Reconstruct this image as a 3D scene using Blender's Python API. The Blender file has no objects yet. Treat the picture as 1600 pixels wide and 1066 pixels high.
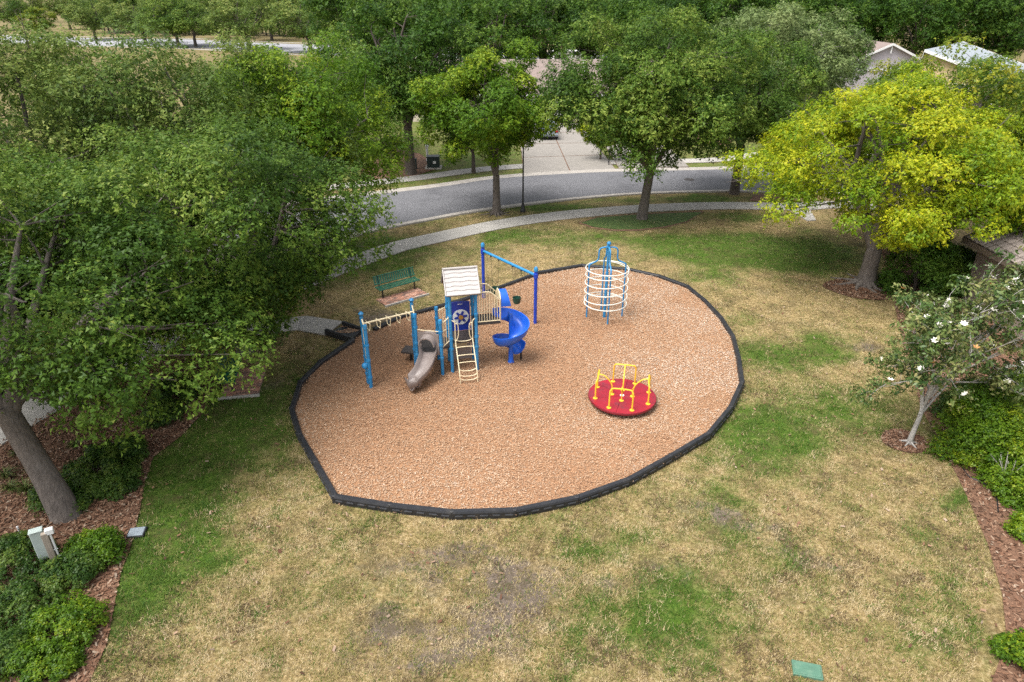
import bpy, bmesh, math, random
import numpy as np
from mathutils import Vector, Matrix
from mathutils.geometry import tessellate_polygon
R = math.radians
SC = bpy.context.scene
COL = SC.collection
# ---------------------------------------------------------------- camera
CAM_H, CAM_T, CAM_F = 12.0, R(27), 1067.0
cd = bpy.data.cameras.new('camera'); cam = bpy.data.objects.new('camera', cd); COL.objects.link(cam)
cam.location = (0, 0, CAM_H); cam.rotation_euler = (R(90) - CAM_T, 0, 0)
cd.lens = 24; cd.sensor_width = 36; cd.clip_end = 6000; cd.clip_start = 0.1
SC.camera = cam
# ---------------------------------------------------------------- sky and sun (thin overcast)
SUN_EL, SUN_AZ = R(62), R(-125)      # azimuth from +Y clockwise: behind the camera, from the left
w = bpy.data.worlds.new('World'); SC.world = w; w.use_nodes = True
nt = w.node_tree; bgn = nt.nodes['Background']
sky = nt.nodes.new('ShaderNodeTexSky'); sky.sky_type = 'NISHITA'; sky.sun_disc = False
sky.sun_elevation = SUN_EL; sky.sun_rotation = SUN_AZ; sky.dust_density = 4; sky.air_density = 1.0
hs = nt.nodes.new('ShaderNodeHueSaturation'); hs.inputs['Saturation'].default_value = 0.25
nt.links.new(sky.outputs[0], hs.inputs['Color']); nt.links.new(hs.outputs[0], bgn.inputs[0])
bgn.inputs[1].default_value = 0.105
sd = bpy.data.lights.new('sun', 'SUN'); sun = bpy.data.objects.new('sun', sd); COL.objects.link(sun)
sd.energy = 1.4; sd.angle = R(34); sd.color = (1, 0.965, 0.91)
sv = Vector((math.sin(SUN_AZ) * math.cos(SUN_EL), math.cos(SUN_AZ) * math.cos(SUN_EL), math.sin(SUN_EL)))
sun.rotation_euler = sv.to_track_quat('Z', 'Y').to_euler(); sun.location = sv * 60
SC.view_settings.view_transform = 'Standard'; SC.view_settings.look = 'None'
SC.view_settings.exposure = 1.46; SC.view_settings.gamma = 1
SC.cycles.use_denoising = False
SC.cycles.max_bounces = 6; SC.cycles.transparent_max_bounces = 4

# ---------------------------------------------------------------- helpers
_c, _s = math.cos(CAM_T), math.sin(CAM_T)
def P(x, y, z=0.0):
    """world point at height z that the photograph shows at pixel x, y"""
    u = (x - 800) / CAM_F; t = (y - 533) / CAM_F
    k = (CAM_H - z) / (_s + t * _c)
    return Vector((k * u, k * (_c - t * _s), z))
def P2(x, y, z=0.0):
    p = P(x, y, z); return (p.x, p.y)
rs = np.random.RandomState(7)
ORG = {}
def tag(o, label=None, cat=None, group=None, kind=None):
    if label: o['label'] = label
    if cat: o['category'] = cat
    if group: o['group'] = group
    if kind: o['kind'] = kind
    return o
def thing(name, loc, label, cat, group=None):
    o = bpy.data.objects.new(name, None); COL.objects.link(o); o.location = loc; o.empty_display_size = 0.2
    ORG[o.name] = Vector(loc); return tag(o, label, cat, group)
def np_mesh(name, v, f, mat=None, tint=None, smooth=False):
    """f: (N,3) or (N,4) int array"""
    v = np.asarray(v, np.float32); f = np.asarray(f, np.int32)
    me = bpy.data.meshes.new(name); k = f.shape[1]
    me.vertices.add(len(v)); me.vertices.foreach_set('co', v.ravel())
    me.loops.add(f.size); me.loops.foreach_set('vertex_index', f.ravel())
    me.polygons.add(len(f)); me.polygons.foreach_set('loop_start', np.arange(0, f.size, k, dtype=np.int32))
    me.update(calc_edges=True)
    if smooth: me.polygons.foreach_set('use_smooth', np.ones(len(f), bool))
    if tint is not None:
        a = me.attributes.new('tint', 'FLOAT', 'FACE'); a.data.foreach_set('value', np.asarray(tint, np.float32))
    if mat: me.materials.append(mat)
    return me
def link(name, me, parent=None, loc=None):
    o = bpy.data.objects.new(name, me); COL.objects.link(o)
    if parent is not None:
        o.parent = parent; ORG[o.name] = ORG.get(parent.name, Vector((0, 0, 0)))
    if loc is not None: o.location = loc
    return o
class MB:
    def __init__(s): s.v = []; s.f = []
    def add(s, vs, fs):
        n = len(s.v); s.v += [Vector(q) for q in vs]; s.f += [tuple(i + n for i in q) for q in fs]; return s
    def box(s, c, size, rz=0.0, ex=None, bev=0.0):
        c = Vector(c); a = Matrix.Rotation(rz, 3, 'Z')
        if ex is not None:
            e = Vector(ex).normalized(); up = Vector((0, 0, 1)); ey = up.cross(e).normalized(); a = Matrix((e, ey, e.cross(ey))).transposed()
        hx, hy, hz = [q / 2 for q in size]
        if bev <= 0:
            vs = [c + a @ Vector((x, y, z)) for z in (-hz, hz) for x, y in ((-hx, -hy), (hx, -hy), (hx, hy), (-hx, hy))]
            return s.add(vs, [(0, 3, 2, 1), (4, 5, 6, 7), (0, 1, 5, 4), (1, 2, 6, 5), (2, 3, 7, 6), (3, 0, 4, 7)])
        b = min(bev, hx * .9, hy * .9, hz * .9)
        rings = []
        for z, i in ((-hz, b), (-hz + b, 0), (hz - b, 0), (hz, b)):
            x, y = hx - i, hy - i; q = b * .6
            rings.append([c + a @ Vector(p) for p in ((-x + q, -y, z), (x - q, -y, z), (x, -y + q, z), (x, y - q, z), (x - q, y, z), (-x + q, y, z), (-x, y - q, z), (-x, -y + q, z))])
        return s.rings(rings, cap=True)
    def rings(s, rings, cap=False, closed=False):
        n = len(rings[0]); vs = [p for r in rings for p in r]; fs = []
        m = len(rings)
        for i in range(m if closed else m - 1):
            j = (i + 1) % m
            for k in range(n):
                l = (k + 1) % n; fs.append((i * n + k, i * n + l, j * n + l, j * n + k))
        if cap and not closed: fs += [tuple(range(n))[::-1], tuple((m - 1) * n + k for k in range(n))]
        return s.add(vs, fs)
    def tube(s, pts, r, n=8, cap=True, closed=False):
        pts = [Vector(p) for p in pts]; m = len(pts)
        rr = r if isinstance(r, (list, tuple)) else [r] * m
        rings = []; u = None
        for i, p in enumerate(pts):
            a = pts[(i - 1) % m] if (i or closed) else p; b = pts[(i + 1) % m] if (i < m - 1 or closed) else p
            t = (b - a)
            if t.length < 1e-9: t = Vector((0, 0, 1))
            t.normalize()
            if u is None: u = t.orthogonal()
            u = (u - t * u.dot(t))
            if u.length < 1e-6: u = t.orthogonal()
            u.normalize(); w_ = t.cross(u)
            rings.append([p + (u * math.cos(2 * math.pi * k / n) + w_ * math.sin(2 * math.pi * k / n)) * rr[i] for k in range(n)])
        return s.rings(rings, cap=cap, closed=closed)
    def lathe(s, c, prof, n=20):
        c = Vector(c); rings = [[c + Vector((r * math.cos(2 * math.pi * k / n), r * math.sin(2 * math.pi * k / n), z)) for k in range(n)] for r, z in prof]
        return s.rings(rings, cap=True)
    def prism(s, poly, z0, z1):
        """poly: list of xy, counter-clockwise"""
        n = len(poly); vs = [(x, y, z0) for x, y in poly] + [(x, y, z1) for x, y in poly]
        tr = tessellate_polygon([[Vector((x, y, 0)) for x, y in poly]])
        fs = [tuple(t) for t in tr]; fs = [t[::-1] for t in fs] + [tuple(i + n for i in t) for t in fs]
        fs += [(k, (k + 1) % n, n + (k + 1) % n, n + k) for k in range(n)]
        return s.add(vs, fs)
    def build(s, name, mat, parent=None, smooth=False, bevel=0, org=None):
        o0 = org if org is not None else (ORG.get(parent.name, Vector((0, 0, 0))) if parent is not None else Vector((0, 0, 0)))
        me = bpy.data.meshes.new(name); me.from_pydata([tuple(v - o0) for v in s.v], [], s.f)
        bm = bmesh.new(); bm.from_mesh(me); bmesh.ops.recalc_face_normals(bm, faces=bm.faces); bm.to_mesh(me); bm.free()
        if mat: me.materials.append(mat)
        if smooth: me.polygons.foreach_set('use_smooth', np.ones(len(me.polygons), bool)); me.set_sharp_from_angle(angle=R(smooth if smooth is not True else 45))
        o = link(name, me, parent)
        if org is not None and parent is None: o.location = o0; ORG[o.name] = Vector(o0)
        return o
def smooth_path(pts, sub=6, closed=False):
    """Catmull-Rom"""
    pts = [Vector(p) for p in pts]; n = len(pts); out = []
    for i in range(n if closed else n - 1):
        g = lambda j: pts[j % n] if closed else pts[max(0, min(n - 1, j))]
        a, b, c_, d = g(i - 1), g(i), g(i + 1), g(i + 2)
        for k in range(sub):
            t = k / sub
            out.append(0.5 * (2 * b + (c_ - a) * t + (2 * a - 5 * b + 4 * c_ - d) * t * t + (3 * b - a - 3 * c_ + d) * t ** 3))
    if not closed: out.append(pts[-1])
    return out
def copy_tree(o, parent=None):
    c = o.copy(); COL.objects.link(c)
    if parent is not None: c.parent = parent
    for ch in list(o.children): copy_tree(ch, c)
    return c
def inpoly(x, y, poly):
    x = np.asarray(x); y = np.asarray(y); r = np.zeros(x.shape, bool); n = len(poly)
    for i in range(n):
        x0, y0 = poly[i][0], poly[i][1]; x1, y1 = poly[(i + 1) % n][0], poly[(i + 1) % n][1]
        if y0 == y1: continue
        c_ = ((y0 > y) != (y1 > y)) & (x < (x1 - x0) * (y - y0) / (y1 - y0) + x0); r ^= c_
    return r
_NT = np.random.RandomState(3).rand(256, 256).astype(np.float32)
def vnoise(x, y, sc, off=0.0):
    x = np.asarray(x) / sc + 37.3 + off; y = np.asarray(y) / sc + 91.7 + off * 1.7
    xi = np.floor(x).astype(int); yi = np.floor(y).astype(int); fx = x - xi; fy = y - yi
    fx = fx * fx * (3 - 2 * fx); fy = fy * fy * (3 - 2 * fy); g = lambda a, b: _NT[a % 256, b % 256]
    return (g(xi, yi) * (1 - fx) + g(xi + 1, yi) * fx) * (1 - fy) + (g(xi, yi + 1) * (1 - fx) + g(xi + 1, yi + 1) * fx) * fy
# ---------------------------------------------------------------- materials
def nn(t, kind, **kw):
    n = t.nodes.new(kind)
    for k, v in kw.items(): setattr(n, k, v)
    return n
def mat(name, col, rough=0.6, metal=0.0, var=0.12, scale=6.0, bump=0.0, bscale=40.0, rand=0.0, col2=None, spec=0.5, stretch=None, detail=5.0, dirt=None):
    m = bpy.data.materials.new(name); m.use_nodes = True; t = m.node_tree; b = t.nodes['Principled BSDF']
    geo = nn(t, 'ShaderNodeNewGeometry'); vec = geo.outputs['Position']
    if stretch:
        mp = nn(t, 'ShaderNodeMapping'); mp.inputs['Scale'].default_value = stretch; t.links.new(vec, mp.inputs[0]); vec = mp.outputs[0]
    no = nn(t, 'ShaderNodeTexNoise'); no.inputs['Scale'].default_value = scale; no.inputs['Detail'].default_value = detail; no.inputs['Roughness'].default_value = .65; t.links.new(vec, no.inputs['Vector'])
    rp = nn(t, 'ShaderNodeValToRGB'); rp.color_ramp.elements[0].position = .3; rp.color_ramp.elements[1].position = .7
    c2 = col2 or tuple(min(1, q * (1 + var)) for q in col); c1 = col if col2 else tuple(q * (1 - var) for q in col)
    rp.color_ramp.elements[0].color = (*c1, 1); rp.color_ramp.elements[1].color = (*c2, 1)
    t.links.new(no.outputs[0], rp.inputs[0]); out = rp.outputs[0]
    if dirt:   # (colour, scale, amount): worn or stained patches
        n3 = nn(t, 'ShaderNodeTexNoise'); n3.inputs['Scale'].default_value = dirt[1]; n3.inputs['Detail'].default_value = 8; n3.inputs['Roughness'].default_value = .7; t.links.new(vec, n3.inputs['Vector'])
        mr = nn(t, 'ShaderNodeMapRange'); mr.inputs[1].default_value = .5; mr.inputs[2].default_value = .7; mr.inputs[4].default_value = dirt[2]; t.links.new(n3.outputs[0], mr.inputs[0])
        mx = nn(t, 'ShaderNodeMix', data_type='RGBA'); t.links.new(mr.outputs[0], mx.inputs[0]); t.links.new(out, mx.inputs[6]); mx.inputs[7].default_value = (*dirt[0], 1); out = mx.outputs[2]
    if rand:
        oi = nn(t, 'ShaderNodeObjectInfo'); h = nn(t, 'ShaderNodeHueSaturation'); mr = nn(t, 'ShaderNodeMapRange')
        mr.inputs[3].default_value = 1 - rand; mr.inputs[4].default_value = 1 + rand; t.links.new(oi.outputs['Random'], mr.inputs[0]); t.links.new(mr.outputs[0], h.inputs['Value']); t.links.new(out, h.inputs['Color']); out = h.outputs[0]
    t.links.new(out, b.inputs['Base Color'])
    b.inputs['Roughness'].default_value = rough; b.inputs['Metallic'].default_value = metal; b.inputs['Specular IOR Level'].default_value = spec
    if bump:
        n2 = nn(t, 'ShaderNodeTexNoise'); n2.inputs['Scale'].default_value = bscale; n2.inputs['Detail'].default_value = 4; t.links.new(vec, n2.inputs['Vector'])
        bp = nn(t, 'ShaderNodeBump'); bp.inputs['Strength'].default_value = bump; bp.inputs['Distance'].default_value = .03; t.links.new(n2.outputs[0], bp.inputs['Height']); t.links.new(bp.outputs[0], b.inputs['Normal'])
    return m
def tint_mat(name, cols, rough=.5, transl=.3, spec=.2, tr_boost=1.3):
    """colours picked by each face's own tint value (leaf age, chip colour, blade colour)"""
    m = bpy.data.materials.new(name); m.use_nodes = True; t = m.node_tree; b = t.nodes['Principled BSDF']; o = t.nodes['Material Output']
    at = nn(t, 'ShaderNodeAttribute', attribute_name='tint'); rp = nn(t, 'ShaderNodeValToRGB'); e = rp.color_ramp.elements
    while len(e) < len(cols): e.new(.5)
    for i, c_ in enumerate(cols): e[i].position = i / (len(cols) - 1); e[i].color = (*c_, 1)
    t.links.new(at.outputs['Fac'], rp.inputs[0]); t.links.new(rp.outputs[0], b.inputs['Base Color'])
    b.inputs['Roughness'].default_value = rough; b.inputs['Specular IOR Level'].default_value = spec
    if transl:
        tr = nn(t, 'ShaderNodeBsdfTranslucent'); ms = nn(t, 'ShaderNodeMixShader'); ms.inputs[0].default_value = transl
        g = nn(t, 'ShaderNodeHueSaturation'); g.inputs['Value'].default_value = tr_boost; t.links.new(rp.outputs[0], g.inputs['Color']); t.links.new(g.outputs[0], tr.inputs[0])
        t.links.new(b.outputs[0], ms.inputs[1]); t.links.new(tr.outputs[0], ms.inputs[2]); t.links.new(ms.outputs[0], o.inputs[0])
    return m
M = {}
M['concrete'] = mat('concrete', (.40, .375, .335), .85, var=.10, scale=3, bump=.25, bscale=90, dirt=((.24, .22, .19), 1.3, .55))
M['slab'] = mat('slab_concrete', (.36, .34, .31), .85, var=.10, scale=4, bump=.25, bscale=90, rand=.07, dirt=((.26, .245, .22), 1.6, .5))
M['drive'] = mat('driveway_concrete', (.235, .215, .19), .85, var=.10, scale=2, bump=.2, rand=.06, dirt=((.27, .245, .22), .8, .55))
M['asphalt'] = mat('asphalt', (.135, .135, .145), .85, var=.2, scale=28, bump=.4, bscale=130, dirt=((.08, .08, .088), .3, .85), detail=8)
M['kerb'] = mat('kerb_concrete', (.36, .33, .295), .85, var=.15, scale=3, bump=.2, dirt=((.2, .18, .16), 1.5, .6))
M['iron'] = mat('cast_iron', (.05, .042, .038), .7, var=.3, scale=20)
M['blue'] = mat('azure_powder_coat', (.022, .205, .44), .42, var=.10, scale=2.5, dirt=((.09, .27, .42), 3, .55))
M['deepblue'] = mat('royal_blue_powder_coat', (.012, .05, .42), .42, var=.10, scale=2.5, dirt=((.05, .10, .36), 3, .5))
M['slideblue'] = mat('blue_moulded_plastic', (.008, .10, .55), .32, var=.08, scale=2, spec=.55, dirt=((.06, .17, .46), 2.5, .5))
M['cream'] = mat('cream_powder_coat', (.72, .61, .40), .45, var=.05, scale=5, dirt=((.52, .43, .29), 6, .4))
M['palering'] = mat('pale_ring_coat', (.70, .69, .62), .45, var=.05, scale=5)
M['taupe'] = mat('taupe_moulded_plastic', (.235, .195, .18), .4, var=.08, scale=3, dirt=((.32, .275, .255), 3, .5))
M['roofgrey'] = mat('grey_moulded_roof', (.42, .395, .38), .6, var=.06, scale=5, dirt=((.36, .32, .29), 3, .4))
M['roofunder'] = mat('brown_roof_plastic', (.16, .10, .075), .6)
M['deck'] = mat('brown_black_coated_deck', (.045, .036, .033), .6, var=.2, scale=30, bump=.3, bscale=60)
M['red'] = mat('red_tread_plate', (.29, .010, .024), .35, var=.12, scale=5, rand=.16, dirt=((.13, .03, .045), 1.8, .9))
M['redrim'] = mat('dark_red_rim', (.17, .01, .018), .45)
M['yellow'] = mat('yellow_powder_coat', (.80, .47, .035), .4, var=.05, scale=6)
M['bluepanel'] = mat('dark_blue_panel', (.012, .035, .30), .4, var=.05)
M['white'] = mat('white_plastic', (.72, .72, .70), .45, var=.04)
M['tan'] = mat('tan_plastic', (.42, .34, .21), .5)
M['goldbrown'] = mat('gold_brown_plastic', (.38, .19, .03), .5)
M['steel'] = mat('galvanised_steel', (.42, .43, .44), .42, .8, var=.1, scale=15)
M['chain'] = mat('dark_chain', (.10, .10, .10), .5, .6)
M['greenplastic'] = mat('dark_green_plastic', (.012, .055, .04), .4, var=.1)
M['benchgreen'] = mat('green_coated_bench_strap', (.010, .10, .062), .42, var=.12, scale=10)
M['blackmetal'] = mat('black_coated_steel', (.014, .014, .016), .5, var=.1)
M['timber'] = mat('black_plastic_timber', (.018, .019, .023), .48, var=.25, scale=8, bump=.15, bscale=50, dirt=((.06, .055, .05), 3, .45))
M['brick'] = mat('paver_brick', (.37, .185, .125), .85, var=.2, scale=14, bump=.25, bscale=80, rand=.22)
M['brick_b'] = mat('paver_brick_dark', (.225, .135, .105), .85, var=.2, scale=14, bump=.25, bscale=80, rand=.2)
M['brick_c'] = mat('paver_brick_pink', (.46, .265, .19), .85, var=.15, scale=14, bump=.25, bscale=80, rand=.14)
M['sand'] = mat('joint_sand', (.24, .17, .12), .95, var=.2, scale=40)
M['bark'] = mat('grey_bark', (.12, .10, .086), .9, var=.35, scale=9, bump=1.0, bscale=22, stretch=(1, 1, .3), dirt=((.20, .18, .165), 2.5, .5))
M['barkdark'] = mat('dark_bark', (.085, .068, .056), .9, var=.3, scale=9, bump=.9, bscale=22, stretch=(1, 1, .3))
M['barkpale'] = mat('pale_bark', (.37, .35, .32), .85, var=.25, scale=12, bump=.5, bscale=30, dirt=((.2, .18, .16), 4, .6))
M['soil'] = mat('brown_mulch_soil', (.155, .082, .048), .95, var=.45, scale=18, bump=.8, bscale=35, dirt=((.09, .052, .034), 1.2, .6), detail=8)
M['mulchbase'] = mat('playground_mulch_base', (.31, .165, .085), .95, var=.4, scale=22, bump=.8, bscale=40, detail=8)
M['utilgreen'] = mat('dark_green_utility_paint', (.016, .03, .028), .5)
M['paleteal'] = mat('pale_grey_green_enamel', (.38, .44, .42), .5, var=.08, scale=5, dirt=((.30, .33, .30), 4, .5))
M['wood'] = mat('weathered_wood', (.31, .26, .21), .85, var=.25, scale=6, stretch=(8, 8, .6), bump=.4)
M['lidgrey'] = mat('blue_grey_lid', (.25, .29, .33), .6, var=.08, dirt=((.18, .2, .22), 5, .5))
M['lidgreen'] = mat('green_lid', (.075, .17, .115), .65, var=.1, dirt=((.17, .26, .18), 5, .5))
M['lamp'] = mat('black_lamp_paint', (.012, .012, .012), .45)
M['frost'] = mat('frosted_lamp_glass', (.7, .69, .65), .35)
M['carpaint'] = mat('silver_blue_car_paint', (.30, .345, .40), .28, .55, var=.02)
M['glass'] = mat('dark_window_glass', (.03, .045, .055), .08, var=.05, spec=.8)
M['rubber'] = mat('tyre_rubber', (.015, .015, .015), .8)
M['taillight'] = mat('red_lens', (.35, .01, .01), .25)
M['stucco'] = mat('brown_grey_stucco', (.22, .175, .145), .9, var=.08, scale=8, bump=.3, bscale=120)
M['lavender'] = mat('lavender_grey_stucco', (.46, .43, .47), .9, var=.05)
M['tanwall'] = mat('tan_stucco', (.55, .41, .24), .9, var=.06)
M['cream_wall'] = mat('cream_stucco', (.60, .52, .42), .9, var=.06)
M['trim'] = mat('white_trim_paint', (.74, .73, .72), .6, var=.04)
M['rooftile'] = mat('brown_grey_roof_tile', (.235, .195, .17), .8, var=.2, scale=6, rand=.18)
M['roofbrown'] = mat('pinkish_brown_shingle', (.22, .17, .15), .85, var=.2, scale=2.5, bump=.4, bscale=8)
M['roofblue'] = mat('pale_blue_grey_shingle', (.27, .30, .325), .8, var=.12, scale=2.5, bump=.4, bscale=8)
M['petal'] = mat('white_petal', (.78, .74, .64), .6, var=.05)
M['fadedpetal'] = mat('browned_petal', (.45, .22, .07), .7, var=.2)
M['dead'] = mat('dead_leaf_bunch', (.42, .22, .11), .9, var=.3, scale=10)
# leaves (dark to light)
M['leaf_oak'] = tint_mat('oak_leaf', [(.022, .054, .008), (.052, .108, .014), (.102, .174, .022), (.24, .30, .055)], .45, spec=.14)
M['leaf_oak2'] = tint_mat('olive_oak_leaf', [(.038, .076, .014), (.082, .138, .024), (.148, .206, .040), (.29, .32, .085)], .48, spec=.14)
M['leaf_bright'] = tint_mat('bright_green_leaf', [(.036, .090, .007), (.075, .155, .010), (.135, .225, .014), (.28, .34, .024)], .45, spec=.14)
M['leaf_dark'] = tint_mat('dark_green_leaf', [(.015, .043, .006), (.034, .084, .010), (.066, .134, .015), (.13, .205, .028)], .45, spec=.14)
M['leaf_yellow'] = tint_mat('yellow_green_leaf', [(.05, .115, .008), (.115, .205, .009), (.24, .32, .011), (.45, .44, .016)], .45, .35)
M['leaf_gold'] = tint_mat('olive_gold_leaf', [(.045, .10, .010), (.09, .16, .012), (.17, .225, .016), (.30, .28, .022)], .45, .35)
M['leaf_pale'] = tint_mat('pale_olive_leaf', [(.07, .115, .035), (.12, .175, .055), (.18, .235, .08), (.25, .29, .12)], .5)
M['leaf_magnolia'] = tint_mat('magnolia_leaf', [(.03, .065, .018), (.065, .115, .028), (.15, .19, .055), (.29, .26, .11)], .32, .15)
M['leaf_bush'] = tint_mat('bush_leaf', [(.035, .085, .007), (.068, .14, .009), (.12, .205, .012), (.25, .295, .016)], .4)
M['leaf_cover'] = tint_mat('ground_cover_leaf', [(.018, .048, .010), (.038, .085, .014), (.075, .135, .020), (.14, .185, .03)], .4)
M['blade_strap'] = tint_mat('strap_leaf', [(.05, .09, .02), (.11, .15, .04), (.24, .24, .09)], .5)
M['chip'] = tint_mat('wood_chip', [(.19, .10, .06), (.325, .185, .108), (.42, .265, .16), (.485, .35, .24), (.53, .44, .355)], .85, 0, .2)
M['barkchip'] = tint_mat('bark_chip', [(.065, .034, .022), (.13, .064, .038), (.20, .108, .066), (.28, .18, .12), (.33, .255, .19)], .85, 0, .2)
M['blade'] = tint_mat('grass_blade', [(.030, .085, .008), (.075, .145, .014), (.165, .19, .036), (.30, .235, .09), (.45, .35, .185), (.55, .45, .28), (.11, .075, .04)], .6, .2, .25, 1.1)
# ================================================================ SETTING
def px_poly(pts, z=0.0): return [P2(x, y, z) for x, y in pts]
def ribbon(left, right, z, name, m):
    n = len(left); v = [(*p, z) for p in left] + [(*p, z) for p in right]
    o = link(name, np_mesh(name, v, [(i, i + 1, n + i + 1, n + i) for i in range(n - 1)], m)); return o
def offset(path, d):
    """shift an xy path to its left by d"""
    out = []
    for i, p in enumerate(path):
        a = Vector(path[max(0, i - 1)][:2]); b = Vector(path[min(len(path) - 1, i + 1)][:2]); t = (b - a).normalized()
        out.append((p[0] - t.y * d, p[1] + t.x * d))
    return out
def xy(path): return [(p.x, p.y) for p in path]
def dens(pts, sub=8): return xy(smooth_path([Vector((p[0], p[1], 0)) for p in pts], sub))
# --- road and sidewalk lines (left to right)
road_near = dens([(-28, 2), (-26.5, 11), (-23, 19.5), (-17.5, 27.2)] + px_poly([(548, 371), (608, 357), (680, 343), (740, 332), (820, 321), (900, 312), (999, 304), (1125, 300), (1186, 301)]) + [(23, 45.0), (32, 42.0), (44, 36)])
rf_right = px_poly([(667, 291.6), (775, 276.6), (900, 268.3), (999, 265), (1145, 261.5)])
road_far = dens([(-38, 2), (-36, 13), (-31.5, 25), (-25, 34), (-17, 41.5)] + rf_right + [(24, 56), (34, 53), (48, 46)])
walk_near_px = [(551, 414.8), (626, 395), (695, 376), (764, 361), (836, 349), (900, 340), (1000, 332), (1088, 328), (1158, 327), (1250, 329)]
walk_far_px = [(512, 412), (566, 394), (650, 373), (728, 355), (800, 341), (900, 330), (992, 322), (1080, 318), (1158, 317), (1231, 318.7)]
mid = [((a[0] + b[0]) / 2, (a[1] + b[1]) / 2) for a, b in zip(px_poly(walk_near_px), px_poly(walk_far_px))]
walk_line = dens([(-17.6, 3), (-17.0, 11), (-15.6, 18), (-12.6, 25.2)] + mid[1:] + [(21, 42.6), (26, 41)], 10)
WALK_W = 1.55
park_bound = None
# --- playground outline (outer top edge of the black timbers)
TIM_Z = .24
tim_px = [(548.7, 528.5), (498, 562.5), (465, 595.6), (451.7, 637), (464, 678), (488.7, 721), (520, 776), (608, 790), (706, 801), (806, 798), (904, 778), (986, 749), (1052, 712), (1112, 676.5), (1146, 635), (1163.5, 595.5), (1158, 557.6), (1149, 524), (1130, 494.6), (1104, 467.5), (1076, 445), (1032, 429), (982.5, 418), (909, 412), (842, 423), (775, 448), (720, 466), (667, 480.6), (627, 491), (581.5, 511.5), (566, 514)]
tim = [P2(x, y, TIM_Z) for x, y in tim_px]
play_poly = tim
# --- planting beds
bedL = px_poly([(352, 545), (338, 600), (318, 645), (283, 682), (240, 715), (226, 755), (218, 800), (206, 850), (188, 900), (178, 950), (166, 1010), (140, 1066), (120, 1120)]) + [(-12, 6.5), (-15.5, 8), (-16.1, 14), (-14.4, 20), (-11.8, 24.6)]
bedR = px_poly([(1376, 385), (1392, 450), (1415, 555), (1440, 640), (1468, 690), (1508, 770), (1543, 850), (1566, 930), (1573, 1000), (1550, 1066), (1540, 1110)]) + [(16, 8), (19.75, 14), (19.75, 30), (20.3, 33.5)]
ring_y = [(P(1352, 452).x + 1.75 * math.cos(a) * (1 + .1 * math.sin(3 * a)), P(1352, 452).y + 1.25 * math.sin(a)) for a in np.linspace(0, 2 * math.pi, 25)[:-1]]
ring_m = [(P(1413, 690).x + .62 * math.cos(a) * (1 + .08 * math.sin(2 * a + 1)), P(1413, 690).y + .6 * math.sin(a)) for a in np.linspace(0, 2 * math.pi, 25)[:-1]]
isl_c = P(1000, 343)
isl = px_poly([(903, 349), (925, 357), (960, 361.5), (1000, 361), (1040, 356), (1075, 347), (1100, 331), (1096, 329.5), (1040, 332), (985, 335), (930, 339.5)])
pads_px = {'far': [(584.7, 470), (603, 479.5), (668.7, 460.6), (653, 449)], 'left': [(343.5, 623.6), (395, 619), (406, 572.5), (366, 576)]}
ramp = [P2(510.5, 521, .06), P2(548.7, 528.5, .2), P2(566, 514, .2), P2(537, 508.5, .06)]
# --- grass patches: where the turf is green, where it is bare
def blobs(lst):
    out = []
    for cx, cy, rx, ry, a in lst:
        c_ = P(cx, cy); d = c_.y * _c + CAM_H * _s
        out.append((c_.x, c_.y, rx * d / CAM_F, abs(P(cx, cy - ry).y - P(cx, cy + ry).y) / 2, a))
    return out
GB = blobs([(255, 790, 85, 135, 1.35), (330, 665, 85, 65, 1.25), (300, 900, 60, 60, .35), (460, 585, 60, 45, .45), (450, 650, 25, 60, .35), (470, 760, 60, 50, .2), (500, 420, 90, 25, .75), (640, 392, 120, 14, .6), (700, 415, 90, 14, .4), (850, 372, 130, 16, .6), (600, 372, 90, 12, .65), (700, 345, 90, 10, .45), (860, 325, 120, 8, .75), (1060, 311, 140, 6, .85), (1050, 372, 150, 14, .75), (1170, 392, 140, 28, 1.25), (1230, 400, 90, 18, .7), (1150, 340, 60, 8, .8), (1120, 435, 50, 10, .4), (1150, 487, 40, 14, .5), (1285, 548, 45, 20, 1.2), (1195, 558, 42, 24, .95), (1250, 640, 130, 36, .8), (1165, 680, 85, 45, 1.0), (1380, 625, 40, 18, .3), (1010, 955, 95, 55, .6), (1090, 1010, 90, 60, .45), (225, 920, 55, 60, .8), (1090, 395, 60, 18, .6), (1270, 420, 70, 18, .6), (900, 1020, 70, 60, .45), (1180, 860, 90, 60, .35), (1330, 940, 110, 60, .38), (1450, 1000, 90, 50, .42), (1480, 880, 60, 60, .3), (1505, 790, 18, 14, .9), (900, 840, 120, 25, .3), (1140, 770, 60, 30, .25), (620, 800, 90, 20, .22), (1440, 650, 25, 40, .4), (760, 870, 120, 40, .15), (1535, 960, 25, 60, .4)])
BB = blobs([(640, 500, 55, 8, .9), (600, 492, 40, 9, .8), (430, 605, 18, 14, .8), (445, 590, 16, 16, .5), (1360, 548, 26, 8, .9), (700, 870, 110, 26, .8), (640, 960, 80, 28, .85), (840, 920, 80, 40, .75), (690, 1030, 80, 28, .85), (790, 980, 100, 45, .65), (1120, 800, 60, 16, .6), (1200, 830, 70, 24, .6), (1300, 880, 60, 26, .5), (980, 900, 60, 26, .55), (560, 900, 60, 25, .4), (520, 1010, 80, 30, .4), (1160, 815, 22, 8, .5), (1440, 925, 30, 8, .5), (960, 845, 40, 8, .3), (780, 1040, 40, 20, .35), (1080, 930, 30, 30, .3)])
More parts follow.
